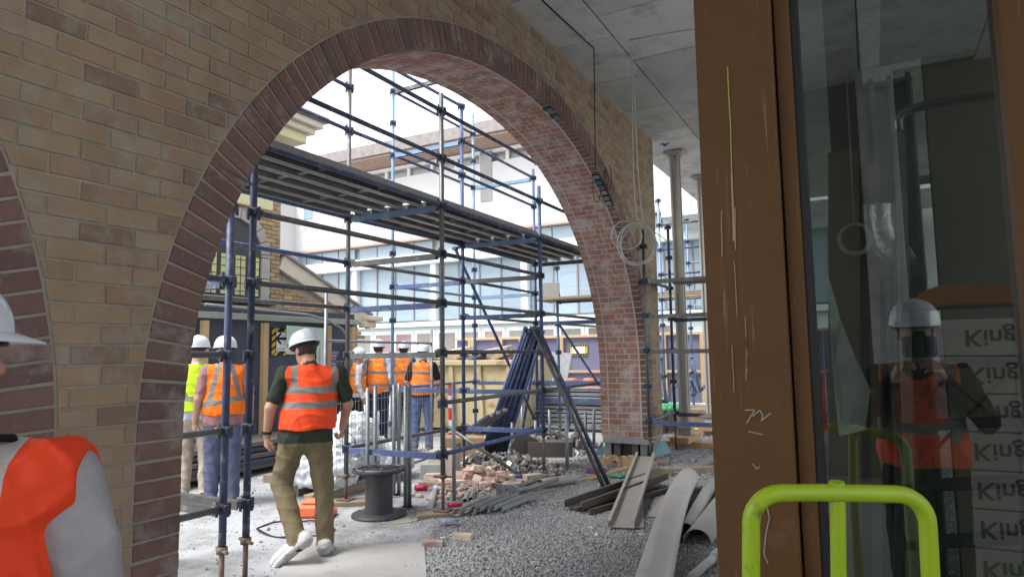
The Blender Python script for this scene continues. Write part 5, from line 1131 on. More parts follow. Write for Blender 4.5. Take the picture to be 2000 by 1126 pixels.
for i in range(6):
    a, b = G(862 + i * 8, 880 - i * 1) + np.array([0, 0, .05]), DEP(955 + i * 6.5, 812 - i * 2.5, 9.55); mb = MB(); mb.bar(a, b, .055, .045, ch=.004); single(mb, 'scaffold_transom', 'plank_steel' if i % 2 else 'navy_paint', 'dark steel transom in the sloping bundle under the scaffold', 'transom', 'transoms in a sloping bundle')
# --- rags, rope, timbers before the pier
c = G(1168, 925); lump(c, (.16, .09, .09), ['pink_rag'], 'rag', 'crumpled pink and navy rag on the timber before the pier', 'rag', h=.012, noise=.008, seed=3)
mb = MB(); c = G(1207, 935); rs = np.random.RandomState(4); pts = [c + np.array([.16 * math.cos(i * .9) * rs.uniform(.4, 1), .12 * math.sin(i * 1.1) * rs.uniform(.4, 1), .02 + .05 * rs.uniform()]) for i in range(40)]
pts = [sum(pts[max(0, i - 1):i + 2]) / len(pts[max(0, i - 1):i + 2]) for i in range(40)]; mb.tube(pts, .013, 6); single(mb, 'rope', 'green_rope', 'tangle of green rope on the gravel before the pier', 'rope')
for (u0, v0, u1, v1, w_, h_, m_, lb) in ((1148, 940, 1262, 905, .09, .04, 'pine', 'pale pine batten lying before the pier base'), (1265, 930, 1410, 922, .09, .09, 'timber_old', 'square timber beam lying across the gravel past the sole board'), (1328, 930, 1420, 885, .15, .05, 'galv_post', 'grey steel channel lying over the timber beam'), (1040, 935, 1075, 930, .1, .04, 'timber_old', 'short timber scrap left of the propped tubes')):
    a, b = G(u0, v0) + np.array([0, 0, h_ / 2]), G(u1, v1) + np.array([0, 0, h_ / 2]); mb = MB(); mb.bar(a, b, w_, h_, ch=.004); single(mb, 'timber_batten' if 'pine' in m_ or 'timber' in m_ else 'steel_channel', m_, lb, 'timber' if 'timber' in lb or 'pine' in lb else 'channel')
mb = MB(); mb.box(G(1225, 915) + np.array([0, 0, .08]), (.13, .02, .16), rotz(.3)); single(mb, 'timber_scrap', 'pine', 'small pine offcut standing on end before the pier base', 'timber')
# --- gutter lengths and flashings
def gutter(a, b, wd, ht, m_, lb, lip=True):
    a, b = np.array(a), np.array(b); d = (b - a) / np.linalg.norm(b - a); r = np.cross(d, (0, 0, 1)); r /= np.linalg.norm(r); u = np.cross(r, d); mb = MB()
    mb.bar(a, b, wd, .004)
    for e in (-1, 1): mb.bar(a + r * e * wd / 2 + u * ht / 2, b + r * e * wd / 2 + u * ht / 2, .004, ht); mb.bar(a + r * e * (wd / 2 - .012) + u * ht, b + r * e * (wd / 2 - .012) + u * ht, .028, .004)
    return single(mb, 'gutter_length', m_, lb, 'gutter')
gutter(G(1120, 998) + np.array([0, 0, .03]), G(1290, 950) + np.array([0, 0, .10]), .22, .07, 'zinc_brown', 'long brown box gutter length lying on the gravel')
gutter(G(1140, 1003) + np.array([0, 0, .012]), G(1300, 962) + np.array([0, 0, .03]), .16, .04, 'zinc_brown', 'second brown gutter length underneath the first')
gutter(G(1213, 1036) + np.array([0, 0, .03]), G(1262, 925) + np.array([0, 0, .22]), .23, .055, 'zinc_cream', 'cream box gutter length propped across the brown one')
for (q, lb) in (((( 1215, 1036), (1258, 1036), (1256, 968), (1248, 968)), 'cream flashing offcut under the propped gutter'), (((1266, 1014), (1300, 1015), (1322, 972), (1292, 972)), 'flat grey flashing sheet beside the big pipe')):
    mb = MB(); mb.prism([tuple(G(*p)[:2]) for p in q], (0, 0, .03), (1, 0, 0), (0, 1, 0), (0, 0, 1), .006); single(mb, 'flashing', 'zinc_cream', lb, 'flashing')
# --- plastic pipes
def path(pts, z): return [G(u, v, z) for u, v in pts]
def smooth_path(P_, n=24):
    P_ = np.array(P_); t = np.linspace(0, 1, len(P_)); tt = np.linspace(0, 1, n); c = [np.polyfit(t, P_[:, i], min(3, len(P_) - 1)) for i in range(3)]; return [np.array([np.polyval(c[i], q) for i in range(3)]) for q in tt]
mb = MB(); mb.tube(smooth_path(path([(1262, 1190), (1290, 1080), (1318, 985), (1345, 933)], .115), 22), .115, 28, inner=.107); single(mb, 'pvc_pipe', 'pvc', 'thick bent grey plastic pipe lying on the gravel by the brown frame', 'pipe')
mb = MB(); mb.tube(path([(1341, 1035), (1392, 940)], .062), .062, 20, inner=.056); single(mb, 'pvc_pipe', 'pvc', 'thinner straight plastic pipe with open end next to the thick bent pipe', 'pipe')
a, b = G(1362, 1060, .02), G(1440, 950, .02); d = (b - a) / np.linalg.norm(b - a); r = np.cross(d, (0, 0, 1)); mb = MB(); n = 16; V = []
for R0 in (.115, .107):
    for p in (a, b):
        for i in range(n + 1): t_ = math.pi * i / n; V.append(p + r * math.cos(t_) * R0 + np.array([0, 0, math.sin(t_) * R0]))
m1 = n + 1; F = [(i, i + 1, m1 + i + 1, m1 + i) for i in range(n)] + [(2 * m1 + i, 3 * m1 + i, 3 * m1 + i + 1, 2 * m1 + i + 1) for i in range(n)] + [(i, 2 * m1 + i, 2 * m1 + i + 1, i + 1) for i in range(n)] + [(0, m1, 3 * m1, 2 * m1), (n, 2 * m1 + n, 3 * m1 + n, m1 + n)]
mb.add(V, F, 0, True); single(mb, 'half_pipe', 'pvc', 'plastic pipe cut in half lengthways lying open side down', 'pipe')
mb = MB(); mb.tube(path([(1350, 1126), (1398, 1085), (1412, 1070)], .04), .03, 14); mb.tube(path([(1394, 1090), (1402, 1080)], .04), .042, 14); single(mb, 'down_pipe', 'white_paint', 'thin white pipe with a socket at the foot of the brown frame', 'pipe')
# --- small litter
for (u, v, m_, lb, r) in ((888, 993, 'can_red', 'crushed red can at the foot of the standard', .033), (878, 1027, 'can_blue', 'crushed blue and white can on the gravel edge', .035), (1010, 934, 'purple_label', 'purple cartridge tube lying by the rubble', .03), (857, 962, 'can_blue', 'blue and white crumpled wrapper by the posts', .045), (822, 958, 'can_red', 'small red plastic cap by the posts', .035)):
    c = G(u, v) + np.array([0, 0, r]); d = np.array([.9, .35, 0]); mb = MB(); mb.tube([c - d * .07, c - d * .03, c + d * .02, c + d * .075], [r * .9, r, r * .8, r * .95], 12); single(mb, 'drink_can' if 'can' in m_ else 'cartridge_tube', m_, lb, 'litter')
for k, (pp, lb) in enumerate(((((770, 1022), (800, 1018), (815, 1013), (830, 1010)), 'yellow strap lying on the concrete by the spool'), (((1005, 972), (1015, 978), (1024, 980)), 'short yellow strap by the fallen plate posts'))):
    mb = MB(); pts = path(pp, .006)
    for a, b in zip(pts[:-1], pts[1:]): mb.bar(a, b, .02, .003)
    single(mb, 'strap', 'yellow_strap', lb, 'strap')
a, b = G(1048, 985), G(1130, 975); mb = MB(); mb.bar(a + np.array([0, 0, .01]), b + np.array([0, 0, .01]), .03, .012); single(mb, 'timber_lath', 'pvc', 'thin white lath lying on the gravel', 'lath')
for i in range(26):
    p = G(random.uniform(860, 1300), random.uniform(960, 1126)); mb = MB(); mb.box((p[0], p[1], .012), (random.uniform(.03, .08), random.uniform(.015, .04), .008), rotz(random.uniform(0, 3))); single(mb, 'scrap', random.choice(['sign_white', 'pine', 'zinc_cream']), 'small pale scrap trodden into the gravel', 'scrap', 'scraps in the gravel')
# --- red and white marker stake, barriers, sheet
c = G(882, 868); t_ = thing('marker_post', 'red and white banded marker post before the skip bin', 'marker post', c)
for i in range(5): mb = MB(); mb.box(c + np.array([0, 0, .11 + i * .21]), (.075, .075, .21)); mb.build('band', 'red_paint' if i % 2 == 0 else 'white_paint', t_)
def barrier(x0, x1, y, z0, m_, lb):
    t_ = MB(); L_ = x1 - x0; t_.box(((x0 + x1) / 2, y, z0 + .22), (L_, .28, .44), ch=.06); n = 3
    for i in range(n): t_.box((x0 + L_ * (i + .5) / n, y, z0 + .50), (L_ / n * .55, .26, .16), ch=.04)
    for i in range(n): t_.box((x0 + L_ * (i + .5) / n, y - .13, z0 + .2), (L_ / n * .5, .06, .16), ch=.02)
    return single(t_, 'water_barrier', m_, lb, 'barrier')
yb2 = 15.6; q0, q1 = PY(1100, 740, yb2), PY(1172, 740, yb2); barrier(q0[0], q1[0] + .4, yb2, q0[2] - .55, 'orange_plastic', 'orange plastic water barrier before the violet hoarding')
q0, q1 = PY(1005, 740, yb2), PY(1062, 740, yb2); barrier(q0[0], q1[0], yb2, q0[2] - .5, 'yellow_plastic', 'yellow plastic water barrier before the violet hoarding')
for (x_, z_) in ((-4.9, .36), (-5.9, .36)): pass
q = [PY(u, v, 15.0) for u, v in ((1077, 687), (1117, 689), (1104, 760), (1066, 760))]; mb = MB(); mb.prism([(p[0], p[2]) for p in q], (0, 15.0, 0), (1, 0, 0), (0, 0, 1), (0, -1, 0), .02); single(mb, 'sheet_panel', 'block_grey', 'grey sheet leaning in front of the violet hoarding', 'sheet')
# plinth boards that carry the barriers
for i in range(2): mb = MB(); mb.box((-4.6, 15.6, .17 + .0 * i), (5.5, .9, .34)); single(mb, 'concrete_plinth', 'floor_concrete', 'low concrete plinth under the plastic barriers', 'plinth') if i == 0 else None
# --- skip bin heaped with waste
yk = 11.15; xa, xb = PY(842, 800, yk)[0] - .9, PY(1005, 800, yk)[0]; zt = 1.42
t_ = thing('skip_bin', 'cream painted rusty steel skip bin heaped with building waste', 'skip bin', ((xa + xb) / 2, yk + .9, 0))
mb = MB(); mb.add([(xa, yk, zt), (xb, yk, zt), (xb - .1, yk + .12, .1), (xa + .1, yk + .12, .1), (xa, yk + 1.8, zt), (xb, yk + 1.8, zt), (xb - .1, yk + 1.68, .1), (xa + .1, yk + 1.68, .1)], [(0, 3, 2, 1), (4, 5, 6, 7), (0, 4, 7, 3), (1, 2, 6, 5), (3, 7, 6, 2)]); mb.build('tub', 'skip_paint', t_)
mb = MB(); mb.box(((xa + xb) / 2, yk - .03, zt - .03), (xb - xa + .1, .09, .10), ch=.01); mb.build('top_rail', 'skip_paint', t_)
n = 5
for i in range(n):
    x = xa + .1 + (xb - xa - .2) * i / (n - 1); mb = MB(); mb.bar((x, yk - .02, zt - .08), (x, yk + .08, .12), .09, .06); mb.build('rib', 'skip_paint', t_)
mb = MB(); mb.box(((xa + xb) / 2, yk + .9, zt - .12), (xb - xa - .1, 1.6, .1)); mb.build('fill', 'timber_old', t_)
rs = random.Random(9)
for i in range(26):
    x, y = rs.uniform(xa + .2, xb - .2), rs.uniform(yk + .2, yk + 1.5); mb = MB(); mb.box((x, y, zt + rs.uniform(-.05, .10)), (rs.uniform(.2, .7), rs.uniform(.1, .4), rs.uniform(.03, .12)), rot3(rs.uniform(-.4, .4), rs.uniform(-.4, .4), rs.uniform(0, 3)), ch=.004); m_ = rs.choice(['cardboard', 'timber_old', 'black_hdpe', 'paver_pink', 'plastic_film', 'pink_rag'])
    single(mb, 'waste_piece', m_, {'cardboard': 'torn cardboard piece', 'timber_old': 'timber offcut', 'black_hdpe': 'black plastic scrap', 'paver_pink': 'pink board scrap', 'plastic_film': 'white plastic scrap', 'pink_rag': 'dark red rag'}[m_] + ' on top of the skip bin load', 'waste', 'waste in the skip bin')
for (u, v, m_, lb) in ((958, 672, 'pale_card', 'pale carton on top of the skip bin load'), (880, 680, 'paver_cream', 'cream plaster sheet on top of the skip bin load')):
    p = PY(u, v, yk + .6); mb = MB(); mb.box((p[0], yk + .7, zt + .14), (.75, .5, .2), rot3(.1, -.15, .2), ch=.006); single(mb, 'waste_carton', m_, lb, 'waste')
# --- props under the slab, with timber packing
for k, (u, dep_, zb) in enumerate(((1333, 11.0, .30), (1384, 12.6, .30))):
    c = DEP(u, 690, dep_); x, y = c[0], c[1]; t_ = thing('slab_prop', ('thick' if k == 0 else 'second') + ' galvanised shoring prop holding up the slab past the pier', 'prop', (x, y, zb)); mat_ = 'zinc_cream'
    mb = MB(); w_ = .062
    for ex, ey in ((-1, -1), (1, -1), (-1, 1), (1, 1)): mb.box((x + ex * w_ * .95, y + ey * w_ * .95, (zb + 4.85) / 2), (.035, .035, 4.85 - zb), ch=.004)
    mb.box((x, y, (zb + 4.85) / 2), (.085, .085, 4.85 - zb)); mb.build('column', mat_, t_)
    mb = MB(); mb.box((x, y, 4.90), (.34, .26, .05), ch=.01); mb.box((x, y, 4.86), (.20, .18, .05)); mb.build('head_plate', 'zinc_cream', t_)
    mb = MB(); mb.box((x, y, zb + .03), (.26, .26, .06), ch=.01); mb.build('foot_plate', mat_, t_)
    for i, (sx_, sy_) in enumerate(((.9, .25), (.3, .9))): mb = MB(); mb.box((x, y, .05 + .10 * i), (sx_, sy_, .095), ch=.005); single(mb, 'packing_timber', 'pine', 'timber packing baulk under ' + ('the thick' if k == 0 else 'the second') + ' shoring prop', 'timber', 'packing under prop %s' % ('one' if k == 0 else 'two'))
    mb = MB(); mb.box((x, y, .248), (.22, .22, .095), ch=.004); single(mb, 'packing_block', 'block_grey', 'steel packing block right under ' + ('the thick' if k == 0 else 'the second') + ' shoring prop foot', 'block')
# more props further back
c = DEP(1404, 690, 12.0)
# --- tangle of blue frames and a green bag in the open bay
rs = random.Random(3)
for i in range(9):
    a = DEP(1293 + i * 11, 770 - rs.uniform(-25, 30), 13.2); b = DEP(1305 + i * 11, 770 + rs.uniform(-30, 25), 13.6); a[2] = max(a[2], .05); b[2] = max(b[2], .05)
    if i in (1, 6): a = DEP((1290, 1350)[i == 6], (697, 695)[i == 6], 13.0); b = DEP((1303, 1368)[i == 6], (790, 765)[i == 6], 13.1)
    mb = MB(); mb.tube([a, b], .028, 10); mb.tube([a, a + (b - a) * .05], .036, 10); single(mb, 'scaffold_tube', 'blue_paint' if i % 3 else 'pale_blue_paint', 'blue tube in the loose pile past the brick pier', 'tube', 'blue tubes piled past the pier')
lump(P2(DEP(1310, 800, 12.5), .45), (.22, .10, .14), ['green_bag'], 'plastic_bag', 'green plastic bag hanging on the scaffold bay past the pier', 'bag', h=.02, noise=.015, seed=2)
mb = MB(); mb.box((-3.0, 13.6, .22), (3.2, 1.0, .44), ch=.01); single(mb, 'timber_pallet', 'timber_old', 'timber pallet stack under the loose blue tubes', 'pallet')
# --- box on the far platform
mb = MB(); mb.box((-4.98, 10.72, 2.53 + .13), (.30, .34, .26), rotz(.4), ch=.006); single(mb, 'plywood_box', 'ply', 'plywood box on the boarded platform behind the pier', 'box')
# --- electrical cables hanging from the slab
mat('white_cable', (.60, .60, .59), rough=.5, objvar=0, bump=0)
t_ = thing('hanging_cable', 'white cable dropping from the slab to a tied coil by the pier', 'cable', G(1229, 79, ZT - .01))
top = G(1229, 79, ZT - .012); dcam = -(top - CAM) @ RC[:, 2]; dd = dcam + .15
pts = [DEP(u, v, dd) for u, v in ((1229, 82), (1232, 130), (1238, 250), (1236, 330), (1245, 433))]
for o in (0, .018): mb = MB(); mb.tube([p + rgt * o * (i / 4) for i, p in enumerate(smooth_path(pts, 16))], .0055, 6); mb.build('drop_strand', 'white_cable', t_)
mb = MB(); mb.tube([top, G(1290, 68, ZT - .012), G(1362, 57, ZT - .012)], .006, 6); mb.build('ceiling_run', 'white_cable', t_)
cc = DEP(1243, 476, dd); e1 = rgt; e2 = np.array([0, 0, 1.]); pxm = FPX / dd
for i, (ox, oz, rx, rz) in enumerate(((4, 0, 36, 41), (0, 2, 37, 39), (-2, -2, 35, 40), (-18, 18, 30, 28), (5, -3, 34, 37), (2, 1, 38, 42))):
    mb = MB(); mb.tube([cc + e1 * ((ox + rx * math.cos(a)) / pxm) + e2 * ((-oz * -1 + rz * math.sin(a)) / pxm) + fwd * (.02 * math.sin(2 * a) + i * .008) for a in np.linspace(0, 2 * math.pi, 33)[:-1]], .006, 6, closed=True); mb.build('coil_turn', 'white_cable', t_)
mb = MB(); mb.tube([DEP(1246, 436, dd), DEP(1275, 450, dd), DEP(1305, 472, dd)], .0055, 6); mb.build('tail', 'white_cable', t_)
t_ = thing('black_cable', 'black cable run along the slab and down the wall to the soffit boxes', 'cable', G(1160, 95, ZT - .01))
q = G(1160, 95, ZT - .012); mb = MB(); mb.tube([G(1058, 0, ZT - .012), q], .008, 6); mb.build('ceiling_run', 'black_plastic', t_)
dq = -(q - CAM) @ RC[:, 2]; mb = MB(); mb.tube([q, DEP(1161, 180, dq), DEP(1163, 330, dq)], .006, 6); mb.build('drop', 'black_plastic', t_)
for i, (u0, v0, rx, rz) in enumerate(((1166, 365, 8, 38), (1176, 350, 12, 22), (1188, 345, 6, 30))):
    pc_, nn = soff_pt(u0, v0); dz = -(pc_ - CAM) @ RC[:, 2] - .03; mb = MB(); mb.tube([DEP(u0 + rx * math.sin(a * 1.0), v0 - rz * math.cos(a) * .8, dz) for a in np.linspace(.2, 5.6, 20)], .005, 6); mb.build('loop', 'black_plastic', t_)
# --- conduit tube along the scaffold by the hoarding (grey flexible pipe)
mb = MB(); pts = [PX(u, v, LX + .2) for u, v in ((400, 594), (470, 601), (540, 608), (600, 614), (640, 625), (668, 642), (680, 660), (684, 700), (685, 760))]; mb.tube(pts, .022, 8); single(mb, 'flexible_pipe', 'galv_post', 'grey flexible pipe bending down along the top of the black hoarding', 'pipe')
# ---------------------------------------------------------------- loose gravel (uncountable)
rs = np.random.RandomState(1)
def gravel(n, x0, x1, y0, y1, s0, s1):
    x = rs.uniform(x0, x1, n); y = rs.uniform(y0, y1, n)
    ed = np.array(sorted([(e[1], e[0]) for e in edge])); xe = np.interp(y, ed[:, 0], ed[:, 1]); keep = (x > xe - .12 + .25 * np.abs(rs.normal(size=n)) * -1 * (rs.rand(n) < .15)); x, y = x[keep], y[keep]; n = len(x)
    s_ = rs.uniform(s0, s1, n); base = np.array([(1, 0, 0), (-1, 0, 0), (0, 1, 0), (0, -1, 0), (0, 0, 1), (0, 0, -1)], float)
    ang = rs.uniform(0, 6.28, (n, 3)); cx, sx_ = np.cos(ang), np.sin(ang)
    V = base[None] * (rs.uniform(.55, 1.2, (n, 6, 1)) * s_[:, None, None]) + rs.uniform(-.25, .25, (n, 6, 3)) * s_[:, None, None]
    for a, (i, j) in enumerate(((1, 2), (0, 2), (0, 1))): p, q = V[:, :, i].copy(), V[:, :, j].copy(); V[:, :, i] = p * cx[:, None, a] - q * sx_[:, None, a]; V[:, :, j] = p * sx_[:, None, a] + q * cx[:, None, a]
    z = s_ * .35 + .012 * np.sin(x * 3.1) * np.sin(y * 2.3) + rs.uniform(-.003, .006, n); V += np.stack([x, y, z], 1)[:, None]
    F = np.array([(0, 2, 4), (2, 1, 4), (1, 3, 4), (3, 0, 4), (2, 0, 5), (1, 2, 5), (3, 1, 5), (0, 3, 5)]); FF = F[None] + (np.arange(n) * 6)[:, None, None]
    return V.reshape(-1, 3), FF.reshape(-1, 3), np.repeat(rs.randint(0, 4, n), 8)
for i, c_ in enumerate(((.46, .465, .48), (.38, .385, .40), (.55, .55, .555), (.42, .415, .41))): mat('stone_%d' % i, c_, rough=.9, var=.25, scale=40, objvar=0, bump=0)
A = [gravel(95000, -4.0, -.6, 3.6, 8.2, .0045, .0135), gravel(24000, -4.2, 1.5, 8.0, 13.5, .009, .019), gravel(9000, -.8, 3.0, 1.7, 8, .012, .022)]; o_ = 0; Vs = []; Fs = []; Ms = []
for v_, f_, m_ in A: Vs.append(v_); Fs.append(f_ + o_); Ms.append(m_); o_ += len(v_)
gob = bpy.data.objects.new('gravel', fast_mesh('gravel', np.concatenate(Vs), np.concatenate(Fs), ['stone_0', 'stone_1', 'stone_2', 'stone_3'], False, np.concatenate(Ms))); COL.objects.link(gob); tag(gob, 'loose blue grey crushed gravel spread under the slab', 'gravel', kind='stuff')

# crumbs and dust chips trodden over the concrete yard (uncountable)
def chips(n, x0, x1, y0, y1):
    x = rs.uniform(x0, x1, n); y = rs.uniform(y0, y1, n); s_ = rs.uniform(.003, .008, n) * (1 + 2 * (rs.rand(n) < .04)); base = np.array([(1, 0, 0), (-1, 0, 0), (0, 1, 0), (0, -1, 0), (0, 0, .7), (0, 0, -.7)], float)
    a = rs.uniform(0, 6.28, n); V = base[None] * (rs.uniform(.5, 1.3, (n, 6, 1)) * s_[:, None, None]); p, q = V[:, :, 0].copy(), V[:, :, 1].copy(); V[:, :, 0] = p * np.cos(a)[:, None] - q * np.sin(a)[:, None]; V[:, :, 1] = p * np.sin(a)[:, None] + q * np.cos(a)[:, None]
    V += np.stack([x, y, s_ * .5], 1)[:, None]; F = np.array([(0, 2, 4), (2, 1, 4), (1, 3, 4), (3, 0, 4), (2, 0, 5), (1, 2, 5), (3, 1, 5), (0, 3, 5)]); return V.reshape(-1, 3), (F[None] + (np.arange(n) * 6)[:, None, None]).reshape(-1, 3), np.repeat(rs.randint(0, 4, n), 8)
v_, f_, m_ = chips(5500, -7.5, -2.9, 3.0, 9.5); cob = bpy.data.objects.new('debris_crumbs', fast_mesh('debris_crumbs', v_, f_, ['stone_1', 'timber_old', 'paver_cream', 'gravel_base'], False, m_)); COL.objects.link(cob); tag(cob, 'crumbs of grit and mortar scattered over the concrete yard', 'debris', kind='stuff')
# ================================================================ glazed door wall on the right, and the room it mirrors
GY = 1.70
mat('bronze_frame', (.105, .05, .017), rough=.5, metal=0, col2=(.085, .04, .014), spec=.2, scale=3, objvar=0, bump=.06, bscale=60, dirt=(.12, .07, .04), dscale=4, damt=.2)
_t = M['bronze_frame'].node_tree; _b = [n for n in _t.nodes if n.type == 'BSDF_PRINCIPLED'][0]; _src = _b.inputs['Base Color'].links[0].from_socket
_g = _n(_t, 'ShaderNodeNewGeometry'); _mp = _n(_t, 'ShaderNodeMapping'); _mp.inputs['Scale'].default_value = (95, 95, 3.2); _t.links.new(_g.outputs['Position'], _mp.inputs[0])
_s1 = _n(_t, 'ShaderNodeTexNoise'); _s1.inputs['Scale'].default_value = 1; _s1.inputs['Detail'].default_value = 6; _s1.inputs['Roughness'].default_value = .7; _t.links.new(_mp.outputs[0], _s1.inputs['Vector'])
_s2 = _n(_t, 'ShaderNodeTexNoise'); _s2.inputs['Scale'].default_value = 3.2; _s2.inputs['Detail'].default_value = 3; _t.links.new(_g.outputs['Position'], _s2.inputs['Vector'])
_r1 = _n(_t, 'ShaderNodeMapRange'); _r1.inputs[1].default_value = .585; _r1.inputs[2].default_value = .69; _t.links.new(_s1.outputs[0], _r1.inputs[0])
_r2 = _n(_t, 'ShaderNodeMapRange'); _r2.inputs[1].default_value = .50; _r2.inputs[2].default_value = .63; _t.links.new(_s2.outputs[0], _r2.inputs[0])
_mm = _n(_t, 'ShaderNodeMath', operation='MULTIPLY'); _t.links.new(_r1.outputs[0], _mm.inputs[0]); _t.links.new(_r2.outputs[0], _mm.inputs[1])
_mx = _n(_t, 'ShaderNodeMix', data_type='RGBA'); _mx.inputs[7].default_value = (.45, .22, .11, 1); _t.links.new(_mm.outputs[0], _mx.inputs[0]); _t.links.new(_src, _mx.inputs[6]); _t.links.new(_mx.outputs[2], _b.inputs['Base Color'])
mat('gasket', (.012, .012, .013), rough=.5, objvar=0, bump=0)
mat('scratch', (.34, .20, .12), rough=.5, objvar=.2, bump=0); mat('scratch_green', (.30, .32, .07), rough=.5, objvar=0, bump=0); mat('chalk', (.30, .25, .21), rough=.9, objvar=0, bump=0)
gm = bpy.data.materials.new('coated_glass'); gm.use_nodes = True; t = gm.node_tree; t.nodes.clear(); out = _n(t, 'ShaderNodeOutputMaterial'); tr = _n(t, 'ShaderNodeBsdfTransparent'); tr.inputs[0].default_value = (.46, .50, .47, 1); gl = _n(t, 'ShaderNodeBsdfGlossy'); gl.inputs['Roughness'].default_value = .01; gl.inputs[0].default_value = (.95, .97, 1, 1); mx = _n(t, 'ShaderNodeMixShader'); mx.inputs[0].default_value = .145
t.links.new(tr.outputs[0], mx.inputs[1]); t.links.new(gl.outputs[0], mx.inputs[2]); t.links.new(mx.outputs[0], out.inputs[0]); M['coated_glass'] = gm
def gx(u, v=563): return PY(u, v, GY)[0]
x0, x1, x2 = PY(1380, 563, GY)[0], PY(1535, 563, GY)[0], PY(1572, 563, GY)[0]; x3 = PY(1997, 563, GY)[0]
gd = thing('glazed_door', 'bronze framed glass door with scratched stile and reflective pane', 'door', (x0, GY, 0))
HT = 2.75
mb = MB(); mb.box(((x0 + x1) / 2, GY + .05, HT / 2), (x1 - x0, .12, HT), ch=.004); stile = mb.build('stile', 'bronze_frame', gd)
mb = MB(); mb.box(((x1 + x2) / 2 + .001, GY + .062, HT / 2), (x2 - x1 - .004, .09, HT), ch=.003); mb.build('inner_stile', 'bronze_frame', gd)
mb = MB(); mb.box((x2 + .008, GY + .06, HT / 2), (.016, .07, HT)); mb.build('gasket', 'gasket', gd)
mb = MB(); mb.box((x3 + .06, GY + .05, HT / 2), (.12, .12, HT), ch=.004); mb.build('stile', 'bronze_frame', gd)
mb = MB(); mb.box((x3 + 1.3, GY + .05, HT / 2), (.10, .12, HT), ch=.004); mb.build('stile', 'bronze_frame', gd)
for z, h_ in ((.06, .12), (HT - .05, .10)): mb = MB(); mb.box(((x2 + x3) / 2 + .65, GY + .052, z), (x3 - x2 + 1.3, .11, h_), ch=.004); mb.build('rail', 'bronze_frame', gd)
for a, b in ((x2 + .012, x3 + .004), (x3 + .118, x3 + 1.255)): mb = MB(); mb.box(((a + b) / 2, GY + .06, HT / 2), (b - a, .008, HT - .2)); mb.build('glass_pane', 'coated_glass', gd)
# scratches and chalk figures on the stile face
sy = GY - .0118
def scr(pts, m_, w_=.0025):
    mb = MB(); P_ = [PY(u, v, sy) for u, v in pts]
    for a, b in zip(P_[:-1], P_[1:]): mb.bar(a, b, .0012, w_, up=(1, 0, 0) if abs((b - a)[2]) > abs((b - a)[0]) else (0, 0, 1))
    mb.build('scratch', m_, stile)
rs = random.Random(2)
scr([(1421, 130), (1423, 180), (1427, 250), (1429, 340)], 'scratch_green', .0028); scr([(1429, 340), (1432, 420), (1433, 470)], 'scratch', .004)
for i in range(7):
    u = rs.uniform(1398, 1462); v = rs.uniform(350, 700); L_ = rs.uniform(30, 150); k_ = rs.uniform(-.02, .06); n = rs.randint(1, 3); scr([(u + k_ * L_ * f + rs.uniform(-.8, .8), v + L_ * f) for f in (0, .35, .7, 1)], 'scratch', rs.uniform(.0012, .0035))
for pts in (((1455, 800), (1474, 800), (1458, 826)), ((1470, 812), (1484, 800), (1490, 812), (1486, 822), (1505, 806)), ((1462, 842), (1490, 848)), ((1470, 905), (1478, 915), (1484, 910)), ((1497, 985), (1503, 1010), (1496, 1040), (1492, 1080), (1500, 1100))): scr(pts, 'chalk', .003)
# bulkhead above the doors
bh = MB(); bh.box((x0 + 1.5, GY + .06, (HT + ZT) / 2 + .0), (3.1, .14, ZT - HT - .01)); ob = single(bh, 'bulkhead', 'paint_white', 'white lined bulkhead above the bronze glass doors', 'bulkhead')
# green hand trolley handle
mat('lime_paint', (.30, .44, .012), rough=.4, col2=(.25, .37, .012), scale=6, objvar=0, bump=.08, dirt=(.10, .11, .03), dscale=16, damt=.30, coat=.1)
td = 1.12
t_ = thing('hand_trolley', 'lime green tube handled hand trolley standing before the bronze door', 'hand trolley', P2(DEP(1640, 1126, td)))
def tp(u, v, dd=0): return DEP(u, v, td + dd)
arc = lambda cu, cv, r, a0, a1: [(cu + r * math.cos(a), cv + r * math.sin(a)) for a in np.linspace(a0, a1, 8)]
pts = [tp(1467, 1135), tp(1467, 1060)] + [tp(*q) for q in arc(1525, 1020, 58, math.pi, 1.5 * math.pi)] + [tp(1600, 961), tp(1740, 964)] + [tp(*q) for q in arc(1750, 1026, 62, 1.5 * math.pi, 2 * math.pi)] + [tp(1814, 1060), tp(1818, 1135)]
l0, l1 = pts[0], pts[-1]; pts = [l0 + np.array([.01, .12, -.95 + .0])] + pts + [l1 + np.array([.01, .12, -.95])]
mb = MB(); mb.tube(pts, .0145, 14); mb.build('frame_tube', 'lime_paint', t_)
mb = MB(); mb.tube([tp(1634, 940, .004), tp(1636, 975, .004), tp(1638, 1135, .0), tp(1638, 1135) + np.array([0, .12, -.95])], .0125, 12); mb.build('centre_tube', 'lime_paint', t_)
for zz in (.30, .62, .9): mb = MB(); mb.tube([np.array([l0[0] + .008, l0[1] + .09, zz]), np.array([l1[0] + .008, l1[1] + .09, zz])], .010, 10); mb.build('cross_tube', 'lime_paint', t_)
zb = l0[2] - .95; mb = MB(); mb.box(((l0[0] + l1[0]) / 2 + .0, (l0[1] + l1[1]) / 2 + .25, .03), (.36, .26, .01), ch=.003); mb.build('toe_plate', 'lime_paint', t_)
for p in (l0, l1): mb = MB(); mb.lathe([(.0, -.03), (.09, -.03), (.11, -.015), (.11, .015), (.09, .03), (.0, .03)], 20, (p[0], p[1] + .10, .11), ax=rot3(0, math.pi / 2, .5)); mb.build('wheel', 'black_hdpe', t_)
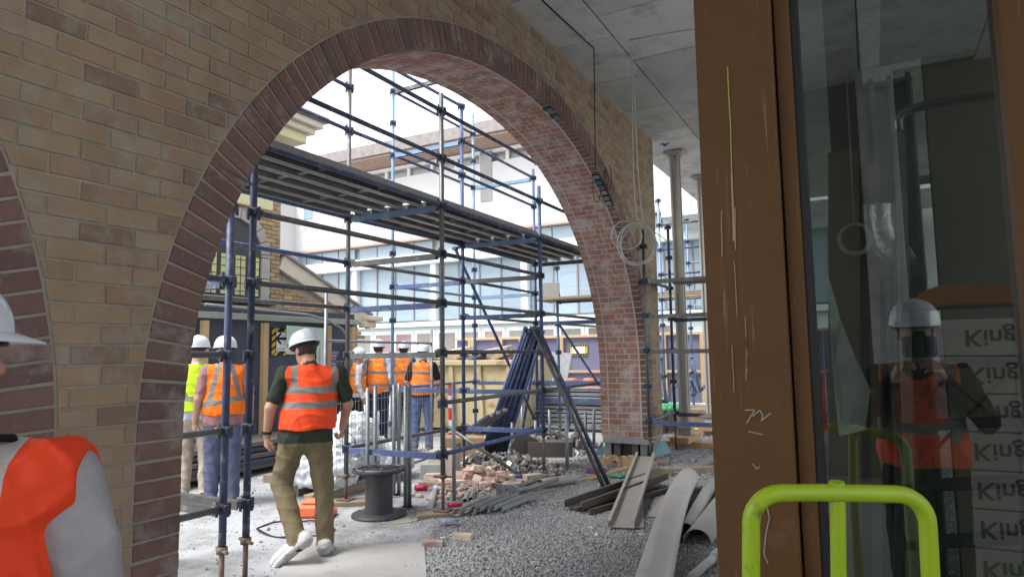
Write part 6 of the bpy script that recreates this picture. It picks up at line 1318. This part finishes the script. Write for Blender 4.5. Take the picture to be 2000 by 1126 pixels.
# ---------------------------------------------------------------- what stands behind the glass
mat('plasterboard', (.55, .57, .54), rough=.9, col2=(.50, .52, .49), scale=1.5, objvar=.05); mat('green_gyprock', (.44, .54, .47), rough=.9, col2=(.40, .50, .44), scale=1.5, objvar=.05)
mat('foil_duct', (.62, .63, .64), rough=.22, metal=.9, col2=(.5, .5, .5), scale=10, objvar=0, bump=.6, bscale=35)
mat('dark_sheet', (.10, .10, .10), rough=.6, col2=(.14, .135, .13), scale=2, objvar=.15)
mat('film', (.55, .56, .52), rough=.3, col2=(.45, .46, .43), scale=4, objvar=0, bump=.3, bscale=10, spec=.6)
WY = 5.4
sw = thing('stud_wall', 'unlined steel stud partition with pale green board behind the glass door', 'wall', (1.0, WY, 0))
xa, xb = PY(1690, 650, WY)[0], PY(1800, 650, WY)[0]
LS = xb - xa + .06
mb = MB(); mb.box((xa + LS / 2, WY + .06, 1.75), (LS, .013, 3.5)); mb.build('board', 'green_gyprock', sw)
mb = MB(); mb.box((xb + 1.3, WY - .3, 1.9), (2.4, .12, 3.8)); single(mb, 'olive_partition', mat('olive_board', (.24, .23, .17), rough=.9, col2=(.20, .19, .14), scale=1.2, objvar=0), 'olive lined partition standing beside the stud wall behind the glass', 'wall')
for i in range(4): x = xa + .03 + i * (xb - xa) / 3.0; mb = MB(); mb.box((x, WY, 1.75), (.035, .075, 3.5), ch=.003); mb.build('stud', 'galv', sw)
for z in (.05, .95, 2.05, 3.45): mb = MB(); mb.box((xa + LS / 2, WY - .003, z), (LS, .06, .035), ch=.003); mb.build('nogging', 'galv', sw)
mb = MB(); mb.tube([PY(1720, 690, WY - .06), PY(1722, 640, WY - .06), PY(1740, 612, WY - .06), PY(1765, 606, WY - .06)], .014, 8); mb.build('conduit', 'black_plastic', sw)
# partition returning towards the glass on the left, clad in dark sheets
mb = MB(); p = PY(1625, 600, 4.6); mb.box((p[0] + .15, 5.0, 2.0), (.20, .8, 4.0)); single(mb, 'brick_nib', 'dark_sheet', 'dark sheeted wall nib seen through the glass door', 'wall')
for i, (u, yy) in enumerate(((1640, 4.2), (1660, 4.35), (1680, 4.5))): p = PY(u, 600, yy); mb = MB(); mb.box((p[0], yy, 1.35), (.16, .03, 2.7), rot3(-.06, .05, 0)); single(mb, 'leaning_sheet', 'timber_old' if i != 1 else 'dark_sheet', 'long board leaning on the nib behind the glass', 'board', 'boards leaning behind the glass')
q = [PY(u, v, 4.0) for u, v in ((1617, 535), (1640, 620), (1668, 690), (1700, 760), (1690, 840), (1640, 850), (1625, 720))]; mb = MB(); n = len(q)
mb.add([p + np.array([0, .05 * math.sin(i * 2.1), 0]) for i, p in enumerate(q)] + [p + np.array([0, .02 + .05 * math.sin(i * 2.1), 0]) for i, p in enumerate(q)], [tuple(range(n)), tuple(range(2 * n - 1, n - 1, -1))] + [(i, n + i, n + (i + 1) % n, (i + 1) % n) for i in range(n)]); single(mb, 'plastic_sheet', 'film', 'torn clear plastic sheet hanging on the boards behind the glass', 'plastic sheet')
# side wall of the room beyond and its low ceiling
lc = MB(); a, b = PY(1600, 200, 3.0)[0], 2.9; lc.box(((.12 + b) / 2, 2.9, 3.05), (b - .12, 2.0, .05)); single(lc, 'lowered_ceiling', mat('perforated', (.36, .40, .40), rough=.9, objvar=0), 'grey perforated lowered ceiling behind the glass door', 'ceiling')
# flexible duct and coil
mb = MB(); P_ = smooth_path([PY(u, v, 4.4) for u, v in ((1712, 400), (1716, 440), (1722, 475), (1745, 490), (1775, 485))], 40); mb.tube(P_, [.085 + .008 * (i % 2) for i in range(40)], 16); single(mb, 'flexible_duct', 'foil_duct', 'silver flexible duct hanging behind the glass door', 'duct')
mb = MB(); cc = PY(1670, 465, 4.0)
for i in range(4): mb.tube([cc + np.array([(.07 + .005 * i) * math.cos(a), .01 * i, (.075 + .004 * i) * math.sin(a)]) for a in np.linspace(0, 6.28, 25)[:-1]], .004, 5, closed=True)
mb.tube([cc + np.array([0, 0, .07]), cc + np.array([.01, 0, .9])], .004, 5); single(mb, 'cable_coil', 'white_cable', 'coil of white cable hanging behind the glass door', 'cable')
# step ladder
ly = 2.75; t_ = thing('step_ladder', 'dark framed step ladder with rounded aluminium top rail behind the glass', 'ladder', P2(PY(1860, 1100, ly)))
A_ = lambda u, v, dy=0: PY(u, v, ly + dy)
mb = MB(); mb.tube([A_(1757, 262), A_(1753, 238), A_(1762, 222), A_(1800, 208), A_(1880, 194), A_(1950, 186), A_(1968, 190), A_(1972, 214)], .016, 12); mb.build('top_rail', 'foil_duct', t_)
for (u0, v0, u1, v1) in ((1757, 258, 1762, 1110), (1972, 214, 2010, 1110)): a, b = A_(u0, v0), A_(u1, v1); b[2] = 0; mb = MB(); mb.bar(a, b, .035, .06, up=(0, 1, 0), ch=.004); mb.build('side_rail', mat('ladder_rail', (.40, .40, .38), rough=.5, objvar=.1), t_)
for (u0, v0, u1, v1) in ((1757, 300, 1735, 1110), (1975, 240, 1990, 1110)): a, b = A_(u0, v0, .04), A_(u1, v1, .75); b[2] = 0; mb = MB(); mb.bar(a, b, .03, .04, up=(0, 1, 0), ch=.004); mb.build('rear_leg', 'dark_sheet', t_)
for v in (600, 715, 832, 950, 1060): a, b = A_(1762, v), A_(1990, v - 12); mb = MB(); mb.bar(a, b, .08, .03, ch=.004); mb.build('tread', 'dark_sheet', t_)
for (u0, v0, u1, v1) in ((1762, 830, 1850, 735), (1765, 745, 1850, 840), (1765, 940, 1960, 740), (1850, 740, 1960, 830)): a, b = A_(u0, v0, .3), A_(u1, v1, .3); mb = MB(); mb.bar(a, b, .012, .025, up=(0, 1, 0)); mb.build('brace', 'dark_sheet', t_)
mb = MB(); poly = [(1795, 598), (1795, 572), (1830, 558), (1890, 552), (1950, 553), (2000, 558), (2000, 590)]; P_ = [A_(u, v, -.1) for u, v in poly]; mb.prism([(p[0], p[2]) for p in P_], (0, ly - .1, 0), (1, 0, 0), (0, 0, 1), (0, -1, 0), .20, ch=.004); mb.build('platform', mat('dark_orange', (.75, .26, .02), rough=.5, objvar=0), t_)
# outside strip far beyond the glass: red bollard
c = PY(1603, 755, 14.5); c[2] = 0
mb = MB(); mb.tube([c, c + np.array([0, 0, 1.0])], [.09, .06], 14); mb.lathe([(.16, 0), (.16, .05), (.09, .06)], 16, c); mb.tube([c + np.array([0, 0, 1.0]), c + np.array([0, 0, 1.06])], .08, 14); single(mb, 'bollard', 'red_paint', 'red bollard outside seen through the glass door', 'bollard')
# ---------------------------------------------------------------- behind the camera: insulation boards, photographer, back wall
KY = -1.15
mat('insulation', (.62, .61, .58), rough=.7, col2=(.55, .54, .52), scale=2, objvar=.06, bump=.05); mat('print_grey', (.10, .105, .115), rough=.7, objvar=0, bump=0)
xk = PY(1835, 700, 2 * GY - KY)[0]; tx = PY(1880, 700, 2 * GY - KY)[0]
for i in range(8):
    mb = MB(); mb.box((xk + .62 + random.uniform(-.01, .01), KY - .30, .10 + i * .215), (1.24, .60, .208), ch=.006); ob = single(mb, 'insulation_pack', 'insulation', ['bottom', 'second', 'third', 'fourth', 'fifth', 'sixth', 'seventh', 'topmost'][i] + ' printed insulation pack up the tall stack facing the glass', 'insulation', 'stacked insulation packs', origin=(xk + .62, KY - .30, i * .215))
    for j, xx in enumerate((tx + .27, tx + .87)): put_text(ob, 'Kingspan', .135, 'print_grey', (xx, KY + .0035, .10 + i * .215), ex=(1, 0, 0), ez=(0, 1, 0), bold=.002)
v9 = vest_material('vest_red_back', (.90, .09, .02), [(1.14, 1.19)], verts=.13, vz=(1.1, 1.9))
person('photographer in orange vest holding a camera up behind the viewpoint', (PY(1790, 660, 3.82)[0], -.42, 0), (0, 1), 1.74, shirt='black_cloth', pants='black_cloth', vest=v9, sleeve='long', h=.014, J=dict(elL=(-.27, .05, 1.20), elR=(.27, .05, 1.20), wrL=(-.12, .22, 1.40), wrR=(.10, .22, 1.40), head=(0, .02, 1.63)), hands=dict(L=dict(d=(.3, .5, .6), pn=(1, 0, 0)), R=dict(d=(-.3, .5, .6), pn=(-1, 0, 0))))
bw = MB(); bw.box((1.0, -5.9, 2.466), (5.2, .2, 4.93)); tag(bw.build('wall_back', 'dark_sheet'), kind='structure')
for (x, y) in ((2.7, 1.95), (.2, -5.6)): mb = MB(); mb.box((x, y, 2.47), (.4, .4, 4.92), ch=.02); single(mb, 'concrete_column', 'concrete', 'square concrete column holding the slab ' + ('beside the glass doors' if x > 2 else 'at the back of the room'), 'column')

cx_ = PY(1790, 660, 3.82)[0]; mb = MB(); mb.box((cx_, -.15, 1.555), (.14, .07, .10), ch=.012); mb.tube([(cx_, -.12, 1.55), (cx_, -.055, 1.55)], .036, 16); mb.box((cx_, -.15, 1.615), (.06, .05, .03), ch=.008); single(mb, 'hand_camera', 'black_plastic', 'black camera held up by the photographer before the face', 'camera')
